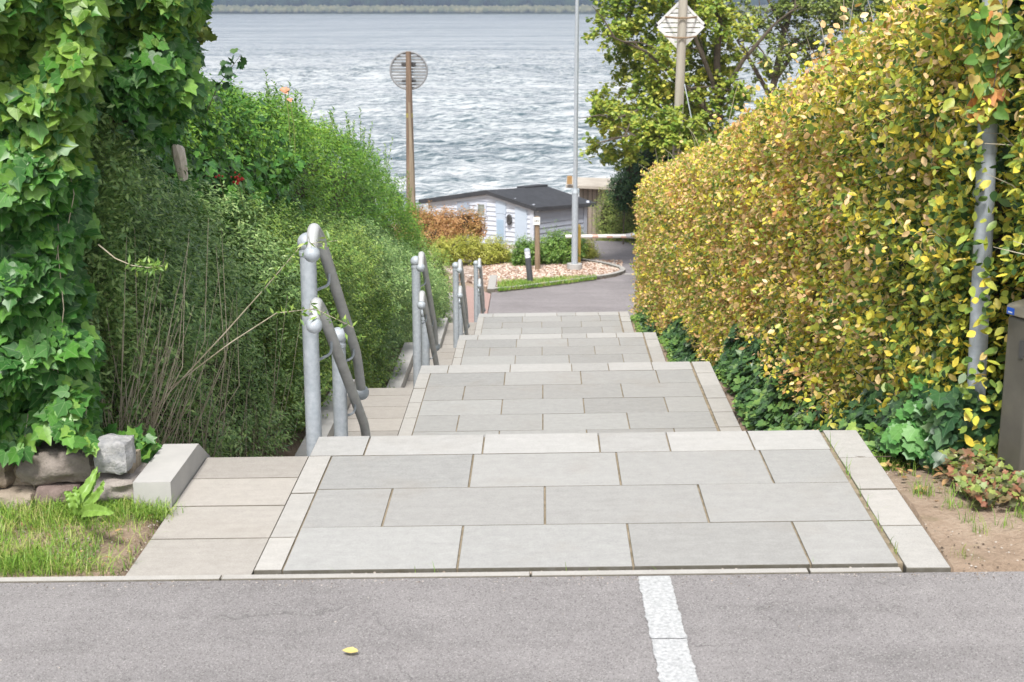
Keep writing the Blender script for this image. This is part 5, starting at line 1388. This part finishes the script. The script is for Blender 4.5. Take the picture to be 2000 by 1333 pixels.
lim = [[P3(1505, 190, 38), P3(1460, 110, 38), P3(1440, 80, 38), P3(1490, 40, 38), P3(1540, 5, 38)], [P3(1512, 160, 38), P3(1560, 90, 38), P3(1620, 50, 38), P3(1690, 30, 38)],
       [P3(1520, 120, 38), P3(1530, 60, 38), P3(1500, 0, 38), P3(1470, -60, 38)], [P3(1505, 150, 38), P3(1545, 100, 38), P3(1600, 95, 38), P3(1640, 80, 38)]]
cl = []
for (px, py, R, dn) in ((1450, 30, .5, .5), (1490, 60, .45, .5), (1540, 30, .6, .6), (1590, 20, .6, .7), (1640, 20, .6, .6), (1680, 40, .5, .5), (1530, 110, .5, .5), (1580, 100, .5, .6), (1620, 70, .5, .6), (1500, 140, .4, .6), (1550, -20, .7, .6), (1620, -30, .7, .7), (1700, 0, .6, .6), (1470, 110, .3, .4), (1760, 20, .6, .5)):
    cl.append((P3(px, py, 38 + random.uniform(-.6, .6)), R, dn))
tree('sparser dark limbed tree behind the beech hedge, sea showing through its crown', tr, lim, cl, 5000, GRN['olive'], (.05, .09), T_LOBED)

# ------------------------------------------------------------------ sea marks
def seamark(label, base, top, r0, r1, wood, board, cat='sea mark'):
    r = empty('sea_mark', base, label, cat); b = MB(); b.tube([base, Vector(base).lerp(Vector(top), .5), top], [r0, (r0 + r1) / 2, r1], 16); b.build('pole', wood, r, True); return r
Y = 52.0
ct = at(797, 139, Y); base = at(804, 470, Y); top = at(797.5, 101, Y); sc_ = (at(900, 139, Y).x - at(800, 139, Y).x) / 100
rw = simple('reddish_wood', (.11, .075, .05), (.28, .20, .14), 3, .85, .4, .01, 20, stretch=(4, 4, .3))
m1 = seamark('round slatted white sea mark on a tapered brown timber pole standing alone against the water', base, top, 10.5 * sc_, 5.0 * sc_, rw, None)
R = 36 * sc_; board = simple('grey_board', (.20, .21, .22), (.30, .31, .32), 3, .7, 0)
yb = ct.y + .28
b = MB()
for k in range(12):
    z = -R + (k + .5) * 2 * R / 12; w = math.sqrt(max(0, R * R - z * z)) * .985; h = R / 12 * .74
    b.box(ct.x - w, ct.x + w, yb, yb + .03, ct.z + z - h * .88, ct.z + z + h * .88)
b.build('slats', board, m1)
b = MB(); ring = [(ct.x + math.cos(a) * R, yb - .02, ct.z + math.sin(a) * R) for a in np.linspace(0, 2 * math.pi, 49)]; b.tube(ring, .035, 8, cap=False); b.build('rim', board, m1, True)
for dz in (.38, -.55):
    b = MB(); b.box(ct.x - .26, ct.x + .26, yb - .07, yb - .002, ct.z + dz * R - .045, ct.z + dz * R + .045, bev=.02); b.build('clamp', M['dark_steel'], m1)
b = MB(); b.tube([Vector(base).lerp(Vector(top), .665) - Vector((0, 0, .05)), Vector(base).lerp(Vector(top), .68)], 6.9 * sc_, 16); b.build('band', simple('mossy_band', (.25, .22, .05), (.38, .33, .10), 9, .8, 0), m1, True)
b = MB(); b.tube([Vector(base) + Vector((5 * sc_, -.1, 0)), at(799, 200, Y) + Vector((1 * sc_, -.1, 0))], [.14, .05], 10); b.build('brace', simple('brace_wood', (.20, .16, .11), (.36, .30, .22), 3, .85, .4, .01, 20, stretch=(4, 4, .3)), m1, True)

Y = 28.2
ct = at(1331, 50, Y); base = at(1312, 560, Y); top = at(1336, -40, Y); sc_ = (at(1430, 50, Y).x - at(1330, 50, Y).x) / 100
m2 = seamark('diamond shaped white sea mark on a pale grey timber pole in front of the tree', base, top, 10.5 * sc_, 8.5 * sc_, simple('pale_wood', (.30, .27, .22), (.50, .47, .40), 3, .85, .4, .01, 20, stretch=(4, 4, .3)), None)
R = 51 * sc_; yb = ct.y + .16; b = MB()
for k in range(11):
    z = -R + (k + .5) * 2 * R / 11; h = R / 11 * .80
    w0, w1 = R - abs(z - h), R - abs(z + h)
    w0, w1 = max(w0, .005), max(w1, .005)
    vs = [(ct.x - w0, yb, ct.z + z - h), (ct.x + w0, yb, ct.z + z - h), (ct.x + w1, yb, ct.z + z + h), (ct.x - w1, yb, ct.z + z + h)]; vs += [(v[0], v[1] + .03, v[2]) for v in vs]
    b.add(vs, [(0, 1, 2, 3), (4, 7, 6, 5), (0, 4, 5, 1), (1, 5, 6, 2), (2, 6, 7, 3), (3, 7, 4, 0)])
b.build('slats', simple('white_board_b', (.66, .66, .65), (.80, .80, .79), 3, .7, 0), m2)
b = MB(); fr = [(ct.x - R, ct.z), (ct.x, ct.z - R), (ct.x + R, ct.z), (ct.x, ct.z + R)]
for (xa, za), (xc, zc) in zip(fr, fr[1:] + fr[:1]):
    dx, dz = xc - xa, zc - za; l = math.hypot(dx, dz); nx, nz = -dz / l * .05, dx / l * .05
    if (ct.x - xa) * nx + (ct.z - za) * nz < 0: nx, nz = -nx, -nz
    vs = [(xa, yb - .012, za), (xc, yb - .012, zc), (xc + nx, yb - .012, zc + nz), (xa + nx, yb - .012, za + nz)]; vs += [(v[0], v[1] + .05, v[2]) for v in vs]
    b.add(vs, [(0, 1, 2, 3), (4, 7, 6, 5), (0, 4, 5, 1), (1, 5, 6, 2), (2, 6, 7, 3), (3, 7, 4, 0)])
b.build('frame', simple('white_frame', (.6, .6, .6), (.75, .75, .74), 3, .7, 0), m2)
for dz in (.32, -.42):
    b = MB(); b.tube([(ct.x - .30, yb - .02, ct.z + dz * R), (ct.x - .12, yb - .28, ct.z + dz * R - .02), (ct.x + .12, yb - .28, ct.z + dz * R - .02), (ct.x + .30, yb - .02, ct.z + dz * R)], .018, 8); b.build('clamp', M['wood'], m2, True)
b = MB(); b.tube([at(1337, 165, Y - .2), at(1358, 268, Y - .6), at(1375, 380, Y - 1)], .010, 6); b.build('stay_wire', M['steel'], m2)

# ------------------------------------------------------------------ hut
def hut():
    r = empty('hut', (-1.0, 42, -6), 'white clapboard beach hut with a low black felt roof and pale blue doors', 'hut')
    zc = math.cos(PITCH)
    C = at(1043, 404, 41.0); Lf = at(838, 392, 42.6); Rt = at(1145, 396, 42.4); ez = C.z
    C = Vector((C.x, C.y, ez)); Lf = Vector((Lf.x, Lf.y, Lf.z)); Rt = Vector((Rt.x, Rt.y, Rt.z))
    gdir = Vector((Lf.x - C.x, Lf.y - C.y, 0)); sdir = Vector((Rt.x - C.x, Rt.y - C.y, 0)); sl = (Rt.z - C.z) / sdir.length
    pk = C + gdir * .42; pk = Vector((pk.x, pk.y, at(955, 376, pk.y).z))
    zb = C.z - 2.6
    ng = Vector((gdir.y, -gdir.x, 0)).normalized(); ng = ng if ng.y < 0 else -ng
    ns = Vector((sdir.y, -sdir.x, 0)).normalized(); ns = ns if ns.y < 0 else -ns
    white = simple('white_paint', (.50, .54, .62), (.62, .66, .73), 3, .6, 0); grey = simple('shade_grey_paint', (.27, .30, .36), (.35, .38, .44), 3, .6, 0); lb = simple('pale_blue_paint', (.42, .50, .60), (.52, .60, .70), 3, .55, 0)  # grey: the side wall's shade is put into its paint colour
    felt = simple('black_felt', (.028, .03, .035), (.055, .058, .065), 5, .7, .3, .004, 60)
    def ztop(t):   # along the gable, 0 at C, 1 at Lf
        return C.z + (pk.z - C.z) * t / .42 if t < .42 else pk.z + (Lf.z - pk.z) * (t - .42) / .58
    def board_wall(name, P0, dv, nrm, zt_f_, mat, pitch=.14, steps=24):
        b = MB(); L_ = dv.length; d = dv.normalized(); z = zb
        zmax = max(zt_f_(q / steps) for q in range(steps + 1))
        while z < zmax:
            t0, t1 = None, None; z1 = z + pitch
            ok = [q / 80 for q in range(81) if zt_f_(q / 80) > z + pitch * .5]
            if ok:
                a = P0 + d * L_ * ok[0]; c = P0 + d * L_ * ok[-1]
                o0 = nrm * .032; o1 = nrm * .004
                vs = [a + o0, c + o0, c + o1, a + o1]; vs = [Vector((v.x, v.y, zz)) for v, zz in zip(vs, (z, z, z1, z1))]
                bk = [Vector((v.x, v.y, v.z)) - nrm * .09 for v in vs]
                b.add(vs + bk, [(0, 1, 2, 3), (4, 7, 6, 5), (0, 4, 5, 1), (1, 5, 6, 2), (2, 6, 7, 3), (3, 7, 4, 0)])
            z = z1
        return b.build(name, mat, r)
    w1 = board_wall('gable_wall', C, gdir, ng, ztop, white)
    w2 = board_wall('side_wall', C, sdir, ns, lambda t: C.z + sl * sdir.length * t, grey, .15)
    def slab_(name, pts, nrm, th, mat, parent=r):
        b = MB(); n = len(pts); b.add([tuple(p) for p in pts] + [tuple(Vector(p) - nrm * th) for p in pts], [tuple(range(n)), tuple(range(n, 2 * n))[::-1]] + [(k, n + k, n + (k + 1) % n, (k + 1) % n) for k in range(n)])
        return b.build(name, mat, parent)
    up = Vector((0, 0, 1))
    # roof: two slopes with overhang
    ov = .16; gd = gdir.normalized(); sd_ = sdir.normalized(); BL = sdir.length + .35; s3 = Vector((sdir.x, sdir.y, Rt.z - C.z)).normalized()
    e1 = C - gd * .20 - s3 * ov; e1.z -= (pk.z - C.z) / (.42 * gdir.length) * .20 - .04
    p1 = pk - s3 * ov + up * .07; l1 = Lf + gd * .22 - s3 * ov + up * .02
    slab_('roof', [e1, e1 + s3 * BL, p1 + s3 * BL, p1], up, .11, felt)
    rf = slab_('roof', [p1, p1 + s3 * BL, l1 + s3 * BL, l1], up, .13, felt)
    slab_('ridge_cap', [p1 + up * .02 + s3 * (BL - .9) - gd * .05, p1 + s3 * BL + up * .05 - gd * .05, p1 + s3 * BL + up * .05 + gd * .25, p1 + up * .02 + s3 * (BL - .9) + gd * .25], up, .05, felt, rf)
    # trims, doors, window, wreath on the gable
    def panel(name, t0, t1, z0, z1, mat, off=.045, th=.03, parent=r, base=C, dv=gdir, nrm=ng):
        a = base + dv * t0; c = base + dv * t1
        pts = [Vector((a.x, a.y, z0)), Vector((c.x, c.y, z0)), Vector((c.x, c.y, z1 if not isinstance(z1, tuple) else z1[1])), Vector((a.x, a.y, z1 if not isinstance(z1, tuple) else z1[0]))]
        pts = [p + nrm * off for p in pts]; b = MB(); vs = pts + [p - nrm * th for p in pts]
        b.add([tuple(v) for v in vs], [(0, 1, 2, 3), (4, 7, 6, 5), (0, 4, 5, 1), (1, 5, 6, 2), (2, 6, 7, 3), (3, 7, 4, 0)]); return b.build(name, mat, parent)
    panel('corner_board', -.005, .03, zb, C.z - .02, white, .05)
    panel('barge_board', 0, .42, pk.z, pk.z, white) if False else None
    def barge(t0, t1):
        a = C + gdir * t0; c = C + gdir * t1; za, zc2 = ztop(t0), ztop(t1)
        pts = [Vector((a.x, a.y, za - .14)), Vector((c.x, c.y, zc2 - .14)), Vector((c.x, c.y, zc2 - .02)), Vector((a.x, a.y, za - .02))]; pts = [p + ng * .06 for p in pts]
        b = MB(); b.add([tuple(v) for v in pts + [p - ng * .025 for p in pts]], [(0, 1, 2, 3), (4, 7, 6, 5), (0, 4, 5, 1), (1, 5, 6, 2), (2, 6, 7, 3), (3, 7, 4, 0)]); b.build('barge_board', white, r)
    barge(0, .42); barge(.42, 1)
    panel('shutter', .06, .17, zb, C.z - .06, lb)
    d = panel('door', .26, .345, zb, C.z - .28, lb, .05); panel('door_panel', .275, .335, C.z - 1.2, C.z - .45, simple('door_blue', (.30, .42, .55), (.38, .5, .62), 5, .5, 0), .06, .02, d)
    panel('over_door', .255, .35, C.z - .27, C.z + .10, lb, .047)
    w = panel('window', .44, .53, C.z - .42, C.z + .02, white, .06, .03); panel('pane', .455, .515, C.z - .36, C.z - .04, simple('window_glass', (.10, .13, .11), (.38, .40, .36), 9, .15, 0), .064, .01, w)
    panel('shutter', .60, .72, zb, C.z - .02, simple('blue_grey_paint', (.30, .36, .45), (.38, .44, .53), 3, .5, 0))
    c = C + gdir * .215; c.z = C.z - .42; c = c + ng * .10; u = gd
    b = MB(); b.tube([c + (u * math.cos(a) * .045 + up * math.sin(a) * .12) for a in np.linspace(0, 2 * math.pi, 25)], .045, 8, cap=False); b.build('wreath', M['dark_steel'], r, True)
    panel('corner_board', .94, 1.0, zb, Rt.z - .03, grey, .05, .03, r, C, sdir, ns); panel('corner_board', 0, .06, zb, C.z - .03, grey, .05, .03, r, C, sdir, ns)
    for k, (t, dz) in enumerate(((.03, -.06), (.985, -.02))):
        q = C + sdir * t + ns * .1; q.z = C.z + dz - .03; b = MB(); b.ball(q, .055, 12, 8); b.build('lamp', white, r, True)
    # dark interior block and back walls
    E_ = Lf + sdir * 1.0; pts = [C - ng * .1, Lf - ng * .1, Lf + sdir - ng * .1, Rt - ns * .05]
    b = MB(); ring0 = [(p.x, p.y, zb) for p in pts]; ring1 = [(p.x, p.y, C.z - .1) for p in pts]
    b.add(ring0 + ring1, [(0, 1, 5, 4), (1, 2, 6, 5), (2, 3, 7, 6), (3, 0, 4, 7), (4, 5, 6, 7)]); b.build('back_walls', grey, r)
hut()

# boarded shed behind
sh_ = empty('shed', (2.5, 45, -6), 'weathered brown plank shed with a flat grey roof between the hut and the tall bushes', 'shed')
b = MB(); Yb = 44.0
xL, xR = at(1131, 400, Yb).x, at(1290, 400, Yb).x; zt0, zt1 = at(1131, 362, Yb).z, at(1180, 366, Yb).z
x = xL; k = 0
wd2 = simple('grey_plank', (.20, .165, .13), (.40, .34, .28), 2, .85, .4, .006, 30, stretch=(6, 6, .3))
while x < xR:
    b.box(x, x + .125, Yb + .03 * (k % 2), Yb + .05 + .03 * (k % 2), -6.6, zt0 - .06 + random.uniform(-.015, .015)); x += .14; k += 1
b.build('plank_wall', wd2, sh_)
b = MB(); b.box(xL + .05, xR, Yb + .09, Yb + 1.2, -6.6, zt0 - .12); b.build('inner_wall', M['bark'], sh_)
b = MB(); z1 = at(1108, 349, Yb).z
vs = [(at(1108, 0, Yb).x, Yb - .35, zt0 + .04), (xR, Yb - .35, zt0 - .08), (xR, Yb + 1.3, zt0 + .02), (at(1112, 0, Yb).x, Yb + 1.3, zt0 + .10)]; vs += [(v[0], v[1], v[2] - .08) for v in vs]
b.add(vs, [(0, 1, 2, 3), (4, 7, 6, 5), (0, 4, 5, 1), (1, 5, 6, 2), (2, 6, 7, 3), (3, 7, 4, 0)]); b.build('roof', simple('grey_roof', (.33, .29, .24), (.50, .46, .40), 2, .9, .3, .01, 20), sh_)
b = MB(); a = at(1109, 352, Yb - .45); b.box(a.x - .02, a.x + .13, Yb - .5, Yb - .36, a.z - .12, a.z + .12); b.build('beam_end', simple('ochre_wood', (.33, .19, .07), (.45, .28, .12), 6, .8, 0), sh_)
